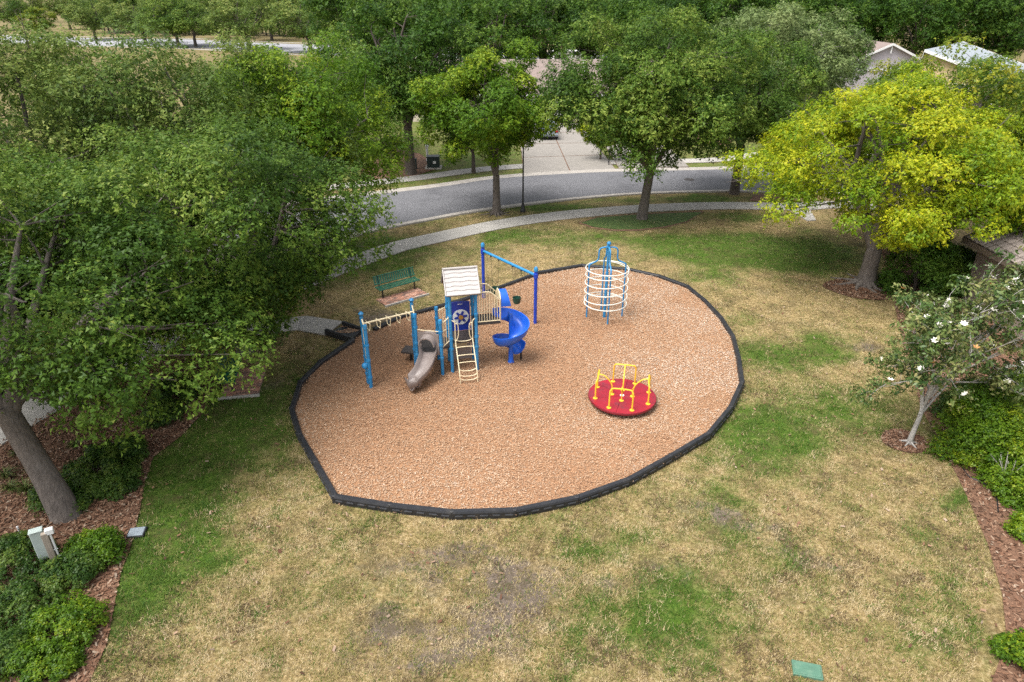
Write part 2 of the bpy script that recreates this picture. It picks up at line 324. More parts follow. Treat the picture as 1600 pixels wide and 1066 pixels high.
def patch(x, y):
    x = np.asarray(x, float); y = np.asarray(y, float)
    wx = x + (vnoise(x, y, 1.4, 5) - .5) * 1.2; wy = y + (vnoise(x, y, 1.4, 9) - .5) * 1.2
    g = np.zeros_like(x); b = np.zeros_like(x)
    for cx, cy, rx, ry, a in GB: g += a * np.exp(-(((wx - cx) / rx) ** 2 + ((wy - cy) / ry) ** 2) ** 1.3 * .8)
    for cx, cy, rx, ry, a in BB: b += a * np.exp(-(((wx - cx) / rx) ** 2 + ((wy - cy) / ry) ** 2))
    n = vnoise(x, y, 2.6) * .5 + vnoise(x, y, 1.0, 3) * .3 + vnoise(x, y, .35, 11) * .35
    g = np.clip(g, 0, 1.5); g = g + (n - .56) * (.75 + 3.2 * np.clip(g * (1.05 - g), 0, 1)) + .02
    g = np.where(y > 47, np.maximum(g, .75 + (n - .5) * .5), g)
    b = b * (.5 + vnoise(x, y, .5, 21)) + np.clip(vnoise(x, y, .8, 31) - .78, 0, 1) * 1.2
    return np.clip(g, 0, 1), np.clip(b, 0, 1)
def grass_nodes(m, use_patch=True):
    t = m.node_tree; b = t.nodes['Principled BSDF']
    geo = nn(t, 'ShaderNodeNewGeometry')
    n1 = nn(t, 'ShaderNodeTexNoise'); n1.inputs['Scale'].default_value = 9; n1.inputs['Detail'].default_value = 10; n1.inputs['Roughness'].default_value = .8; t.links.new(geo.outputs['Position'], n1.inputs['Vector'])
    n2 = nn(t, 'ShaderNodeTexNoise'); n2.inputs['Scale'].default_value = .06 if not use_patch else 2.6; n2.inputs['Detail'].default_value = 6 if not use_patch else 9; n2.inputs['Roughness'].default_value = .72; t.links.new(geo.outputs['Position'], n2.inputs['Vector'])
    def ramp_(a, b_, src, p0=.3, p1=.7):
        r = nn(t, 'ShaderNodeValToRGB'); r.color_ramp.elements[0].color = (*a, 1); r.color_ramp.elements[1].color = (*b_, 1); r.color_ramp.elements[0].position = p0; r.color_ramp.elements[1].position = p1; t.links.new(src, r.inputs[0]); return r.outputs[0]
    rd = nn(t, 'ShaderNodeValToRGB'); e_ = rd.color_ramp.elements; e_.new(.5); t.links.new(n1.outputs[0], rd.inputs[0])
    for q_, (p_, c_) in enumerate(((.34, (.085, .06, .028)), (.5, (.275, .20, .088)), (.66, (.54, .42, .25)))): e_[q_].position = p_; e_[q_].color = (*c_, 1)
    dry = rd.outputs[0]; grn = ramp_((.018, .048, .006), (.11, .185, .022), n1.outputs[0]); bare = ramp_((.05, .038, .028), (.24, .19, .15), n1.outputs[0])
    mx = nn(t, 'ShaderNodeMix', data_type='RGBA'); t.links.new(dry, mx.inputs[6]); t.links.new(grn, mx.inputs[7])
    if use_patch:
        at = nn(t, 'ShaderNodeAttribute', attribute_name='patch'); sp = nn(t, 'ShaderNodeSeparateColor'); t.links.new(at.outputs['Color'], sp.inputs[0])
        ma = nn(t, 'ShaderNodeMath', operation='MULTIPLY_ADD'); ma.inputs[1].default_value = 1.9; ma.inputs[2].default_value = -.97; t.links.new(n2.outputs[0], ma.inputs[0])
        ad = nn(t, 'ShaderNodeMath', operation='ADD', use_clamp=True); t.links.new(ma.outputs[0], ad.inputs[0]); t.links.new(sp.outputs[0], ad.inputs[1]); t.links.new(ad.outputs[0], mx.inputs[0])
        m2 = nn(t, 'ShaderNodeMix', data_type='RGBA'); t.links.new(mx.outputs[2], m2.inputs[6]); t.links.new(bare, m2.inputs[7])
        n4 = nn(t, 'ShaderNodeTexNoise'); n4.inputs['Scale'].default_value = 1.1; n4.inputs['Detail'].default_value = 11; n4.inputs['Roughness'].default_value = .74; t.links.new(geo.outputs['Position'], n4.inputs['Vector'])
        mb_ = nn(t, 'ShaderNodeMapRange'); mb_.inputs[1].default_value = .47; mb_.inputs[2].default_value = .66; mb_.inputs[4].default_value = .9; t.links.new(n4.outputs[0], mb_.inputs[0])
        m3 = nn(t, 'ShaderNodeMix', data_type='RGBA'); t.links.new(mb_.outputs[0], m3.inputs[0]); t.links.new(m2.outputs[2], m3.inputs[6]); m3.inputs[7].default_value = (.085, .068, .03, 1); t.links.new(m3.outputs[2], b.inputs['Base Color'])
        ab = nn(t, 'ShaderNodeMath', operation='MULTIPLY_ADD', use_clamp=True); ab.inputs[1].default_value = 2.2; ab.inputs[2].default_value = -.6; aa = nn(t, 'ShaderNodeMath', operation='MULTIPLY_ADD'); aa.inputs[1].default_value = 1.6; aa.inputs[2].default_value = -.8; t.links.new(n2.outputs[0], aa.inputs[0])
        ac_ = nn(t, 'ShaderNodeMath', operation='ADD'); t.links.new(aa.outputs[0], ac_.inputs[0]); t.links.new(sp.outputs[1], ac_.inputs[1]); t.links.new(ac_.outputs[0], ab.inputs[0]); t.links.new(ab.outputs[0], m2.inputs[0])
    else:
        mr = nn(t, 'ShaderNodeMapRange'); mr.inputs[1].default_value = .4; mr.inputs[2].default_value = .62; t.links.new(n2.outputs[0], mr.inputs[0]); t.links.new(mr.outputs[0], mx.inputs[0]); t.links.new(mx.outputs[2], b.inputs['Base Color'])
    b.inputs['Roughness'].default_value = .9; b.inputs['Specular IOR Level'].default_value = .15
    bp = nn(t, 'ShaderNodeBump'); bp.inputs['Strength'].default_value = .9; bp.inputs['Distance'].default_value = .05; t.links.new(n1.outputs[0], bp.inputs['Height']); t.links.new(bp.outputs[0], b.inputs['Normal'])
def blank(name): m = bpy.data.materials.new(name); m.use_nodes = True; return m
M['turf'] = blank('patchy_turf'); grass_nodes(M['turf'])
M['field'] = mat('dry_field', (.13, .115, .05), .95, col2=(.24, .185, .095), scale=.08, detail=9, spec=.1)
S = 3500
tag(link('ground', np_mesh('ground', [(-S, -S, -.04), (S, -S, -.04), (S, S, -.04), (-S, S, -.04)], [(0, 1, 2, 3)], M['field'])), kind='structure')
gx = np.arange(-36, 46.01, .45); gy = np.arange(2, 92.01, .45); XX, YY = np.meshgrid(gx, gy); nx, ny = len(gx), len(gy)
ii = (np.arange(ny - 1)[:, None] * nx + np.arange(nx - 1)[None]).ravel()
lawn_me = np_mesh('lawn', np.stack([XX.ravel(), YY.ravel(), (vnoise(XX, YY, 2.5, 2).ravel() - 1) * .015], 1), np.stack([ii, ii + 1, ii + 1 + nx, ii + nx], 1), M['turf'], smooth=True)
g_, b_ = patch(XX.ravel(), YY.ravel())
at = lawn_me.attributes.new('patch', 'FLOAT_COLOR', 'POINT'); at.data.foreach_set('color', np.stack([g_, b_, g_ * 0, g_ * 0 + 1], 1).astype(np.float32).ravel())
tag(link('lawn', lawn_me), kind='structure')
# road, kerbs
def resample(path, n):
    p = np.array(path); d = np.r_[0, np.cumsum(np.hypot(*np.diff(p, axis=0).T))]; s = np.linspace(0, d[-1], n)
    return [(np.interp(q, d, p[:, 0]), np.interp(q, d, p[:, 1])) for q in s]
rn, rf = resample(road_near, 120), resample(road_far, 120)
tag(ribbon(rn, rf, .010, 'road', M['asphalt']), kind='structure')
for nm, ln, sg in (('near_kerb', rn, 1), ('far_kerb', rf, -1)):
    prof = [(-.12, -.05), (-.10, .085), (0.0, .085), (.12, .05), (.2, .022), (.52, .016), (.52, -.05)]
    rings = [offset(ln, sg * d) for d, z in prof]
    mb = MB(); n = len(ln)
    for j in range(len(prof) - 1):
        vs = [(*rings[j][i], prof[j][1]) for i in range(n)] + [(*rings[j + 1][i], prof[j + 1][1]) for i in range(n)]
        mb.add(vs, [(i, i + 1, n + i + 1, n + i) for i in range(n - 1)])
    tag(mb.build(nm, M['kerb']), kind='structure')
# sidewalk of single slabs
side = tag(link('sidewalk', np_mesh('sidewalk', [(*p, .006) for p in offset(walk_line, WALK_W / 2 + .02)] + [(*p, .006) for p in offset(walk_line, -WALK_W / 2 - .02)], [(i, i + 1, len(walk_line) + i + 1, len(walk_line) + i) for i in range(len(walk_line) - 1)], M['soil'])), kind='structure')
def slabs(path, width, length, parent, m, z=.0, th=.05, gap=.022, name='slab'):
    p = np.array(path); d = np.r_[0, np.cumsum(np.hypot(*np.diff(p, axis=0).T))]; k = int(d[-1] / length); L = d[-1] / k
    at_ = lambda q: (np.interp(q, d, p[:, 0]), np.interp(q, d, p[:, 1]))
    for i in range(k):
        ends = []
        for q in (i * L + gap / 2, (i + 1) * L - gap / 2):
            a, b = Vector(at_(max(0, q - .3))), Vector(at_(min(d[-1], q + .3))); t = (b - a).normalized(); c_ = Vector(at_(q)); nrm = Vector((-t.y, t.x)) * width / 2
            ends += [c_ + nrm, c_ - nrm]
        dz = rs.uniform(-.006, .006)
        poly = [ends[1], ends[3], ends[2], ends[0]]
        mb = MB(); c_ = sum(poly, Vector((0, 0))) / 4
        ins = [q + (c_ - q).normalized() * .02 for q in poly]
        v = [(*q, z - .02) for q in poly] + [(*q, z + th + dz - .012) for q in poly] + [(*q, z + th + dz) for q in ins]
        mb.add(v, [(0, 1, 5, 4), (1, 2, 6, 5), (2, 3, 7, 6), (3, 0, 4, 7), (4, 5, 9, 8), (5, 6, 10, 9), (6, 7, 11, 10), (7, 4, 8, 11), (8, 9, 10, 11)])
        mb.build(name, m, parent)
slabs(walk_line, WALK_W, 1.27, side, M['slab'])
# short concrete walk from the sidewalk to the playground ramp
path_line = [(-13.1, 23.9), (-10.0, 24.75)] + [((P(488, 488).x + P(501, 524).x) / 2 - .6, (P(488, 488).y + P(501, 524).y) / 2), ((P(535, 506).x + P(510, 522).x) / 2, (P(535, 506).y + P(510, 522).y) / 2)]
pth = tag(link('path', np_mesh('path', [(*p, .005) for p in offset(path_line, .66)] + [(*p, .005) for p in offset(path_line, -.66)], [(i, i + 1, 4 + i + 1, 4 + i) for i in range(3)], M['soil'])), kind='structure')
slabs(path_line, 1.3, 1.35, pth, M['slab'], gap=.015)
# a stub of concrete by the right end of the sidewalk
stub = [P2(1234, 329), P2(1262, 346), P2(1275, 345), P2(1262, 322)]
st = MB().prism(stub[::-1], -.02, .045).build('path', M['slab']); tag(st, kind='structure')
# mulch beds
def sheet(name, poly, z, m, kind='structure'):
    tr = tessellate_polygon([[Vector((*p, 0)) for p in poly]])
    o = link(name, np_mesh(name, [(*p, z) for p in poly], [t if (Vector(poly[t[1]]) - Vector(poly[t[0]])).cross(Vector(poly[t[2]]) - Vector(poly[t[0]])) > 0 else t[::-1] for t in map(tuple, tr)], m)); tag(o, kind=kind); return o
sheet('planting_bed', bedL, .020, M['soil']); sheet('planting_bed', bedR, .020, M['soil'])
sheet('planting_bed', ring_y, .024, M['soil']); sheet('planting_bed', ring_m, .016, M['soil'])
sheet('tree_island', isl, .014, M['soil'])
isl_m = np.array(isl).mean(0); isl_in = [tuple(isl_m + (np.array(q) - isl_m) * np.array([.95, .86])) for q in isl]
sheet('tree_island_turf', isl_in, .02, mat('island_turf', (.025, .055, .008), .9, col2=(.08, .135, .02), scale=14, bump=.8, bscale=30))
sheet('planting_bed', px_poly([(1180, 303), (1236, 305), (1243, 316), (1170, 314)]), .016, M['soil'])
sheet('playground_surface', play_poly, .04, M['mulchbase'])
HOL = [(3.59, 19.02, 1.5, .05), (-3.4, 19.7, .6, .07), (.5, 22.3, .6, .07), (-1.5, 19.7, .6, .05), (.2, 25.8, .7, .07), (-.7, 26.9, .6, .06), (3.8, 25.7, 1.1, .04), (-4.1, 20.5, .7, .05)]
def hplay(x, y):
    h = .115 + (vnoise(x, y, 2.2, 71) - .5) * .07 + (vnoise(x, y, .7, 73) - .5) * .035
    for cx, cy, r, d in HOL: q = ((x - cx) ** 2 + (y - cy) ** 2) / (r * r); h = h - d * np.exp(-q) + d * .5 * np.exp(-(np.sqrt(q) - 1.5) ** 2 * 4)
    return h
ax_ = np.arange(-7, 8.6, .14); ay_ = np.arange(13, 34, .14); PX, PY = np.meshgrid(ax_, ay_); ins = inpoly(PX, PY, play_poly); cell = ins[:-1, :-1] & ins[1:, :-1] & ins[:-1, 1:] & ins[1:, 1:]
i0 = (np.arange(len(ay_) - 1)[:, None] * len(ax_) + np.arange(len(ax_) - 1)[None])[cell]; used, inv = np.unique(np.stack([i0, i0 + 1, i0 + 1 + len(ax_), i0 + len(ax_)], 1), return_inverse=True); qx, qy = PX.ravel()[used], PY.ravel()[used]
tag(link('mulch_surface', np_mesh('mulch_surface', np.stack([qx, qy, hplay(qx, qy) - .015], 1), inv.reshape(-1, 4), M['mulchbase'], smooth=True)), kind='structure')
# across the street: walk, driveways, beds
wf = [offset(rf, 2.6)[i] for i in range(len(rf))]; wf = [p for p in wf if p[0] > -14]
wline = resample(wf, 60)
fs = tag(link('sidewalk', np_mesh('sidewalk', [(*p, .006) for p in offset(wline, .72)] + [(*p, .006) for p in offset(wline, -.72)], [(i, i + 1, 61 + i, 60 + i) for i in range(59)], M['soil'])), kind='structure')
slabs(wline, 1.4, 1.5, fs, M['slab'], z=-.004)
def driveway(quad, nx_, ny_):
    """panels of poured concrete between the four ground corners"""
    d = sheet('driveway', quad, .052, M['soil']); a, b, c_, e = [Vector(q) for q in quad]
    for i in range(nx_):
        for j in range(ny_):
            f = lambda u, v: (a.lerp(b, u)).lerp(e.lerp(c_, u), v)
            g = .006; u0, u1, v0, v1 = i / nx_ + g, (i + 1) / nx_ - g, j / ny_ + g * .6, (j + 1) / ny_ - g * .6
            MB().prism([f(u0, v0), f(u1, v0), f(u1, v1), f(u0, v1)], .04, .066 + rs.uniform(0, .005)).build('slab', M['drive'], d)
driveway([P2(818, 272.5), P2(962, 265.5), (7.0, 73.0), (.6, 73.0)], 2, 4)
driveway([P2(967, 264.5), P2(1077, 262), (13.6, 73.0), (8.2, 73.0)], 2, 4)
sheet('planting_bed', px_poly([(610, 232), (655, 240), (690, 262), (648, 275), (600, 285), (560, 270)]), .018, M['soil'])
sheet('planting_bed', px_poly([(1085, 222), (1140, 228), (1148, 215), (1090, 205)]), .018, M['soil'])
# far road, its walk and the dry field
fr_n = [(-330, 262), (-200, 226), (-120, 195)] + px_poly([(280, 74), (390, 79.5), (486, 84), (530, 86)]) + [(0, 150), (60, 128)]
fr_f = [(-330, 290), (-200, 254), (-120, 222)] + px_poly([(280, 61), (390, 66), (486, 69.5), (530, 71)]) + [(0, 172), (60, 148)]
fn, ff = resample(dens(fr_n), 60), resample(dens(fr_f), 60)
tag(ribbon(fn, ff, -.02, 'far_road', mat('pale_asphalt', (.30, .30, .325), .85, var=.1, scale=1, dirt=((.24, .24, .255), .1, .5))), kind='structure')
tag(ribbon(offset(fn, -3.4), offset(fn, -1.6), -.015, 'far_sidewalk', M['concrete']), kind='structure')
tag(ribbon(offset(ff, 3.0), offset(ff, 4.6), -.015, 'far_sidewalk', M['concrete']), kind='structure')
# ---------------------------------------------------------------- scattered ground stuff
def flat_bits(x, y, z, length, width, tilt, name):
    """small flat quads lying at random headings; returns verts, faces"""
    n = len(x); a = rs.rand(n) * 2 * math.pi; ca, sa = np.cos(a), np.sin(a)
    L = length * rs.uniform(.5, 1.4, n) / 2; W = width * rs.uniform(.6, 1.4, n) / 2; t1 = rs.normal(0, tilt, n); t2 = rs.normal(0, tilt, n)
    v = np.zeros((n, 4, 3))
    for k, (i, j) in enumerate(((-1, -1), (1, -.8), (1, 1), (-.9, 1))):
        v[:, k, 0] = x + i * L * ca - j * W * sa; v[:, k, 1] = y + i * L * sa + j * W * ca; v[:, k, 2] = z + i * L * t1 + j * W * t2
    return v.reshape(-1, 3), np.arange(4 * n).reshape(n, 4)
def scatter(poly, n):
    p = np.array(poly); lo, hi = p.min(0), p.max(0)
    x = rs.uniform(lo[0], hi[0], n * 3); y = rs.uniform(lo[1], hi[1], n * 3); k = inpoly(x, y, poly); return x[k][:n], y[k][:n]
def weight_near(x, y, y0=16.0):
    keep = rs.rand(len(x)) < np.clip((y0 / np.maximum(y, 1)) ** 1.2, 0.15, 1); return x[keep], y[keep]
# playground chips
x, y = scatter(play_poly, 122000)
v, f = flat_bits(x, y, hplay(x, y) - .005 + rs.rand(len(x)) * .03, .043, .018, .3, 'chips')
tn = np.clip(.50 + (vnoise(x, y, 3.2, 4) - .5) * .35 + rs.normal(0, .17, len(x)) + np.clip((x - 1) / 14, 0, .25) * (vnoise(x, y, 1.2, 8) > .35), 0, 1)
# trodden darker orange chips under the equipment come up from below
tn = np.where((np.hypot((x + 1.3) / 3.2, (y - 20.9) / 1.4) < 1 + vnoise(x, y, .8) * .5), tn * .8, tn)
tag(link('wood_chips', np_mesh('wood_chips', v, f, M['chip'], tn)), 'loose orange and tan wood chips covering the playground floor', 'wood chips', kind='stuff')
for poly, n, lab in ((bedL, 26000, 'brown bark chips in the bed under the left trees'), (bedR, 20000, 'brown bark chips in the bed along the house wall'), (ring_y, 3000, 'brown bark chips around the yellow tree base'), (ring_m, 1100, 'brown bark chips in the round bed of the flowering tree')):
    x, y = scatter(poly, n); v, f = flat_bits(x, y, .03 + rs.rand(len(x)) * .03, .09, .035, .35, 'c')
    tag(link('bark_chips', np_mesh('bark_chips', v, f, M['barkchip'], np.clip(rs.normal(.45, .27, len(x)), 0, 1))), lab, 'bark chips', kind='stuff')
# grass blades
def lawn_free(x, y):
    k = ~inpoly(x, y, play_poly)
    for p in (bedL, bedR, ring_y, ring_m, ramp): k &= ~inpoly(x, y, p)
    for q in pads_px.values(): k &= ~inpoly(x, y, px_poly(q))
    for ln, wd in ((walk_line, WALK_W / 2), (path_line, .65)):
        k &= ~inpoly(x, y, offset(ln, wd) + offset(ln, -wd)[::-1])
    k &= ~inpoly(x, y, rn + rf[::-1]); return k
def blades(n, box, y0, L, W):
    x = rs.uniform(box[0], box[1], n); y = rs.uniform(box[2], box[3], n); x, y = weight_near(x, y, y0)
    k = (np.abs(x) < y * .84 + 1.5); x, y = x[k], y[k]; cl = vnoise(x, y, .2, 41) * .6 + vnoise(x, y, .5, 43) * .4; k = rs.rand(len(x)) < .12 + 1.5 * np.clip(cl - .2, 0, 1); x, y = x[k], y[k]; k = lawn_free(x, y); x, y = x[k], y[k]; g, b = patch(x, y)
    cl = vnoise(x, y, .2, 41) * .6 + vnoise(x, y, .5, 43) * .4; k = (rs.rand(len(x)) > b * .5); x, y, g, cl = x[k], y[k], g[k], cl[k]; n = len(x)
    a = rs.rand(n) * 2 * math.pi; el = rs.uniform(.15, 1.0, n); ln = L * rs.uniform(.5, 1.3, n) * (1 + .25 * g) * (.65 + .7 * cl); wd = W * rs.uniform(.6, 1.3, n)
    dx, dy, dz = np.cos(a) * np.cos(el), np.sin(a) * np.cos(el), np.sin(el)
    v = np.zeros((n, 3, 3)); px_, py_ = -np.sin(a) * wd / 2, np.cos(a) * wd / 2
    v[:, 0] = np.stack([x + px_, y + py_, 0 * x - .01], 1); v[:, 1] = np.stack([x - px_, y - py_, 0 * x - .01], 1); v[:, 2] = np.stack([x + dx * ln, y + dy * ln, dz * ln], 1)
    gg = g + rs.normal(0, .2, n) + (vnoise(x, y, .3, 51) - .5) * .7 + (vnoise(x, y, .12, 53) - .5) * .6; t = np.where(rs.rand(n) < np.clip(gg, 0, 1), rs.uniform(0, .26, n), np.clip(rs.normal(.60, .12, n) + (vnoise(x, y, .45, 61) - .5) * .35, .38, .84))
    br = np.clip((vnoise(x, y, .9, 81) * .6 + vnoise(x, y, .25, 83) * .4 - .5) * 3.0, 0, .6) + .04; t = np.where((rs.rand(n) < br) & (t > .35), 1.0, t)
    return v.reshape(-1, 3), np.arange(3 * n).reshape(n, 3), t
v, f, t = blades(3300000, (-17, 17, 7.2, 42), 10.5, .08, .0135)
tag(link('grass', np_mesh('grass', v, f, M['blade'], t)), 'patchy dry and green turf grass of the park lawn', 'grass', kind='stuff')
# fallen leaves on the lawn and beds
x = np.r_[rs.uniform(-11, 0, 500), rs.uniform(6, 15, 500)]; y = np.r_[rs.uniform(9, 27, 500), rs.uniform(9, 30, 500)]; k = lawn_free(x, y); x, y = x[k], y[k]
v, f = flat_bits(x, y, .05 + 0 * x, .08, .04, .4, 'l')
tag(link('fallen_leaves', np_mesh('fallen_leaves', v, f, M['barkchip'], rs.rand(len(x)))), 'scattered fallen brown leaves lying on the lawn', 'leaves', kind='stuff')
# ================================================================ TREES AND PLANTS
def unit(a): return a / np.maximum(np.linalg.norm(a, axis=-1, keepdims=True), 1e-9)
def leaf_quads(pos, nrm, axis, L, W, fold=.18):
    side = unit(np.cross(nrm, axis)); ax = unit(np.cross(side, nrm)); L = L[:, None]; W = W[:, None]
    v = np.stack([pos - ax * L * .5, pos + side * W * .5 + nrm * W * fold, pos + ax * L * .5 - nrm * L * .08, pos - side * W * .5 + nrm * W * fold], 1)
    n = len(pos); return v.reshape(-1, 3), np.arange(4 * n).reshape(n, 4)
def leaf_tris(pos, nrm, axis, L, W):
    side = unit(np.cross(nrm, axis)); ax = unit(np.cross(side, nrm)); L = L[:, None]; W = W[:, None]
    v = np.stack([pos - ax * L * .5 - side * W * .3, pos + ax * L * .5, pos - ax * L * .12 + side * W * .75 + nrm * W * .2], 1)
    n = len(pos); return v.reshape(-1, 3), np.arange(3 * n).reshape(n, 3)
def foliage(cen, rad, out, nleaf, size, rng, ctint, flat=.72, sprig=7, up=.55, aspect=.52, reach=.33, tri=True):
    """leaves carried on sprigs that fill the shells of clumps; cen (K,3), rad (K,), out (K,3) outward directions"""
    if tri: nleaf = int(nleaf * 1.8); size = size * .76
    K = len(cen); ns = max(K, nleaf // sprig)
    pr = rad ** 2; ci = rng.choice(K, ns, p=pr / pr.sum())
    d = unit(rng.normal(size=(ns, 3)) + out[ci] * .55 + np.array([0, 0, .35])); r = rng.rand(ns) ** .45
    base = cen[ci] + d * (rad[ci] * (.35 + .65 * r))[:, None] * np.array([1, 1, flat])
    sd = unit(d + rng.normal(size=(ns, 3)) * .55 + np.array([0, 0, .15])); sl = rad[ci] * reach * rng.uniform(.5, 1.3, ns)
    si = np.repeat(np.arange(ns), sprig); n = len(si); t = rng.rand(n)
    pos = base[si] + sd[si] * (sl[si] * t)[:, None] + rng.normal(size=(n, 3)) * (size * .45)
    nrm = unit(d[si] * .8 + rng.normal(size=(n, 3)) * .38 + np.array([0, 0, up])); ax = unit(sd[si] + rng.normal(size=(n, 3)) * .8)
    L = size * rng.uniform(.5, 1.55, n); v, f = (leaf_tris if tri else leaf_quads)(pos, nrm, ax, L, L * aspect)
    tint = np.clip(ctint[ci][si] * .62 + rng.rand(ns)[si] * .26 + rng.normal(.06, .12, n), 0, 1)
    return v, f, tint
def crown_clumps(C, Rx, hz, n, rng, lobes=15, shell=.5, rc=.2, under=.6, Ry=None):
    lb = unit(rng.normal(size=(lobes, 3)) + np.array([0, 0, .2])); d = unit(rng.normal(size=(n, 3)))
    lump = .60 + .42 * np.exp(7.5 * ((d @ lb.T).max(1) - 1)); rr = (shell + (1 - shell) * rng.rand(n) ** .6) * lump
    rr = rr / np.quantile(lump, .9)
    s = np.array([Rx, Ry or Rx, hz]); p = d * s * rr[:, None]; p[:, 2] = np.where(p[:, 2] < 0, p[:, 2] * under, p[:, 2])
    return C + p, Rx * rc * rng.uniform(.65, 1.3, n), d
def tree(name, label, base, H, Rx, z0, n_clump, n_leaf, size, leafm, bark, tr, seed, off=(0, 0), lean=(0, 0), group=None, limbs=7, cat='tree', rc=.175, shell=.5, Ry=None, under=.6, roots=False, fork=None, twigs=0, tone=0.0, flat=.72, sprig=7):
    rng = np.random.RandomState(seed); b = Vector((base[0], base[1], -.03)); root = thing(name, b, label, cat, group)
    hz = (H - z0) / 2 if under >= 1 else (H - z0) / (1 + under); zc = H - hz
    C = np.array([base[0] + off[0], base[1] + off[1], zc])
    cen, rad, out = crown_clumps(C, Rx, hz * .95, n_clump, rng, rc=rc, shell=shell, Ry=Ry, under=under)
    mb = MB(); fz = fork or z0 * .95; fk = b + Vector((lean[0], lean[1], fz))
    tp = smooth_path([b, b + Vector((lean[0] * .35, lean[1] * .35, fz * .4)), b + Vector((lean[0] * .8, lean[1] * .8, fz * .8)), fk], 3); m = len(tp)
    mb.tube([b + Vector((0, 0, -.1))] + tp, [tr * 1.55] + [tr * (1.32 - .5 * min(1, i / (m * .35)) * .55 - .18 * i / m) for i in range(m)], 10)
    if roots:
        for k in range(9):
            a = k * .7 + rng.rand() * .4; ln = tr * rng.uniform(3, 5.2)
            mb.tube([b + Vector((math.cos(a) * tr * .5, math.sin(a) * tr * .5, tr * .9)), b + Vector((math.cos(a) * tr * 1.7, math.sin(a) * tr * 1.7, tr * .22)), b + Vector((math.cos(a + .25) * ln, math.sin(a + .25) * ln, .03))], [tr * .5, tr * .26, tr * .09], 6)
    pts = []
    for k in range(limbs):
        a = 2 * math.pi * (k + rng.rand() * .6) / limbs; e = rng.uniform(.25, 1.1) if k < limbs - 1 else 1.4
        tgt = Vector((C[0] + Rx * .62 * math.cos(a) * math.cos(e), C[1] + (Ry or Rx) * .62 * math.sin(a) * math.cos(e), zc + hz * .75 * math.sin(e) - hz * .1))
        s0 = tp[-1 - int(rng.randint(0, 3))]; mid_ = s0.lerp(tgt, .45) + Vector((rng.normal(0, .08) * Rx, rng.normal(0, .08) * Rx, hz * .12)); pp = smooth_path([s0, mid_, tgt], 4)
        rr = [tr * (.62 - .48 * i / (len(pp) - 1)) for i in range(len(pp))]; mb.tube(pp, rr, 7); pts += [(p, r) for p, r in zip(pp, rr)]
    pa = np.array([tuple(p) for p, r in pts])
    for k in range(n_clump):
        j = int(np.argmin(np.linalg.norm(pa - cen[k], axis=1) + np.where(pa[:, 2] > cen[k][2] + .4, 2.0, 0))); p0 = Vector(pa[j]); p1 = Vector(cen[k]); mm = p0.lerp(p1, .5) + Vector(rng.normal(0, .12, 3)); r = min(pts[j][1] * .6, tr * .16)
        mb.tube([p0, mm, p1], [r, r * .6, r * .22], 4, cap=False)
    for k in range(twigs):     # bare pale twigs that stick out of the leaves
        j = rng.randint(n_clump); p0 = Vector(cen[j]); dd = Vector(unit(out[j] + rng.normal(size=3) * .5 + np.array([0, 0, .3]))); ln = rad[j] * rng.uniform(1.0, 1.7)
        p1 = p0 + dd * ln * .6 + Vector(rng.normal(0, .08, 3)); p2 = p0 + dd * ln
        mb.tube([p0, p1, p2], [.022, .014, .006], 4, cap=False); mb.tube([p1, p1 + (p2 - p1).length * Vector(unit(np.array(dd) + rng.normal(size=3) * .6))], [.011, .005], 4, cap=False)
    mb.build('trunk', bark, root, smooth=60)
    ct = np.clip(rng.rand(n_clump) + tone, 0, 1)
    v, f, t = foliage(cen, rad, out, n_leaf, size, rng, ct, flat=flat, sprig=sprig)
    link('crown', np_mesh('crown', v - np.array(b), f, leafm, t), root)
    return root
# ---- the big oaks on the left
OAK = 'oaks along the left bed'
tree('oak_tree', 'large oak with thick leaning grey trunk rising from the left shrubs', P2(105, 806), 8.4, 5.6, 1.8, 150, 64000, .13, M['leaf_oak'], M['bark'], .29, 11, off=(-1.1, 2.9), lean=(-.95, .5), limbs=8, fork=3.0, twigs=26, tone=-.05, rc=.175)
tree('oak_tree', 'dark oak spreading over the left bench and brick pad', (-10.0, 22.6), 8.8, 5.0, 1.5, 180, 78000, .135, M['leaf_oak'], M['bark'], .26, 12, off=(.7, -1.2), limbs=8, twigs=24, tone=-.08, rc=.165, under=1.0)
tree('oak_tree', 'oak overhanging the sidewalk and street with yellowish tips', (-10.0, 32.6), 10.4, 5.5, 3.4, 145, 56000, .16, M['leaf_bright'], M['bark'], .27, 13, off=(.1, -.3), limbs=8, twigs=14, tone=-.05, under=.8)
tree('oak_tree', 'tall grey-green oak, highest crown at the upper left corner', (-18.9, 27.6), 11.9, 6.8, 2.2, 190, 78000, .165, M['leaf_oak2'], M['bark'], .28, 14, limbs=8, twigs=20)
tree('oak_tree', 'olive oak crown between the upper left oak and the street oak', (-14.2, 29.4), 11.4, 6.4, 2.2, 170, 66000, .165, M['leaf_oak2'], M['bark'], .26, 15, limbs=7, twigs=20, tone=-.05)
tree('oak_tree', 'dark oak filling the left edge behind the leaning trunk', (-16.4, 20.6), 9.2, 5.0, 1.8, 125, 44000, .135, M['leaf_oak'], M['bark'], .26, 16, limbs=7, twigs=16, off=(.4, .2))
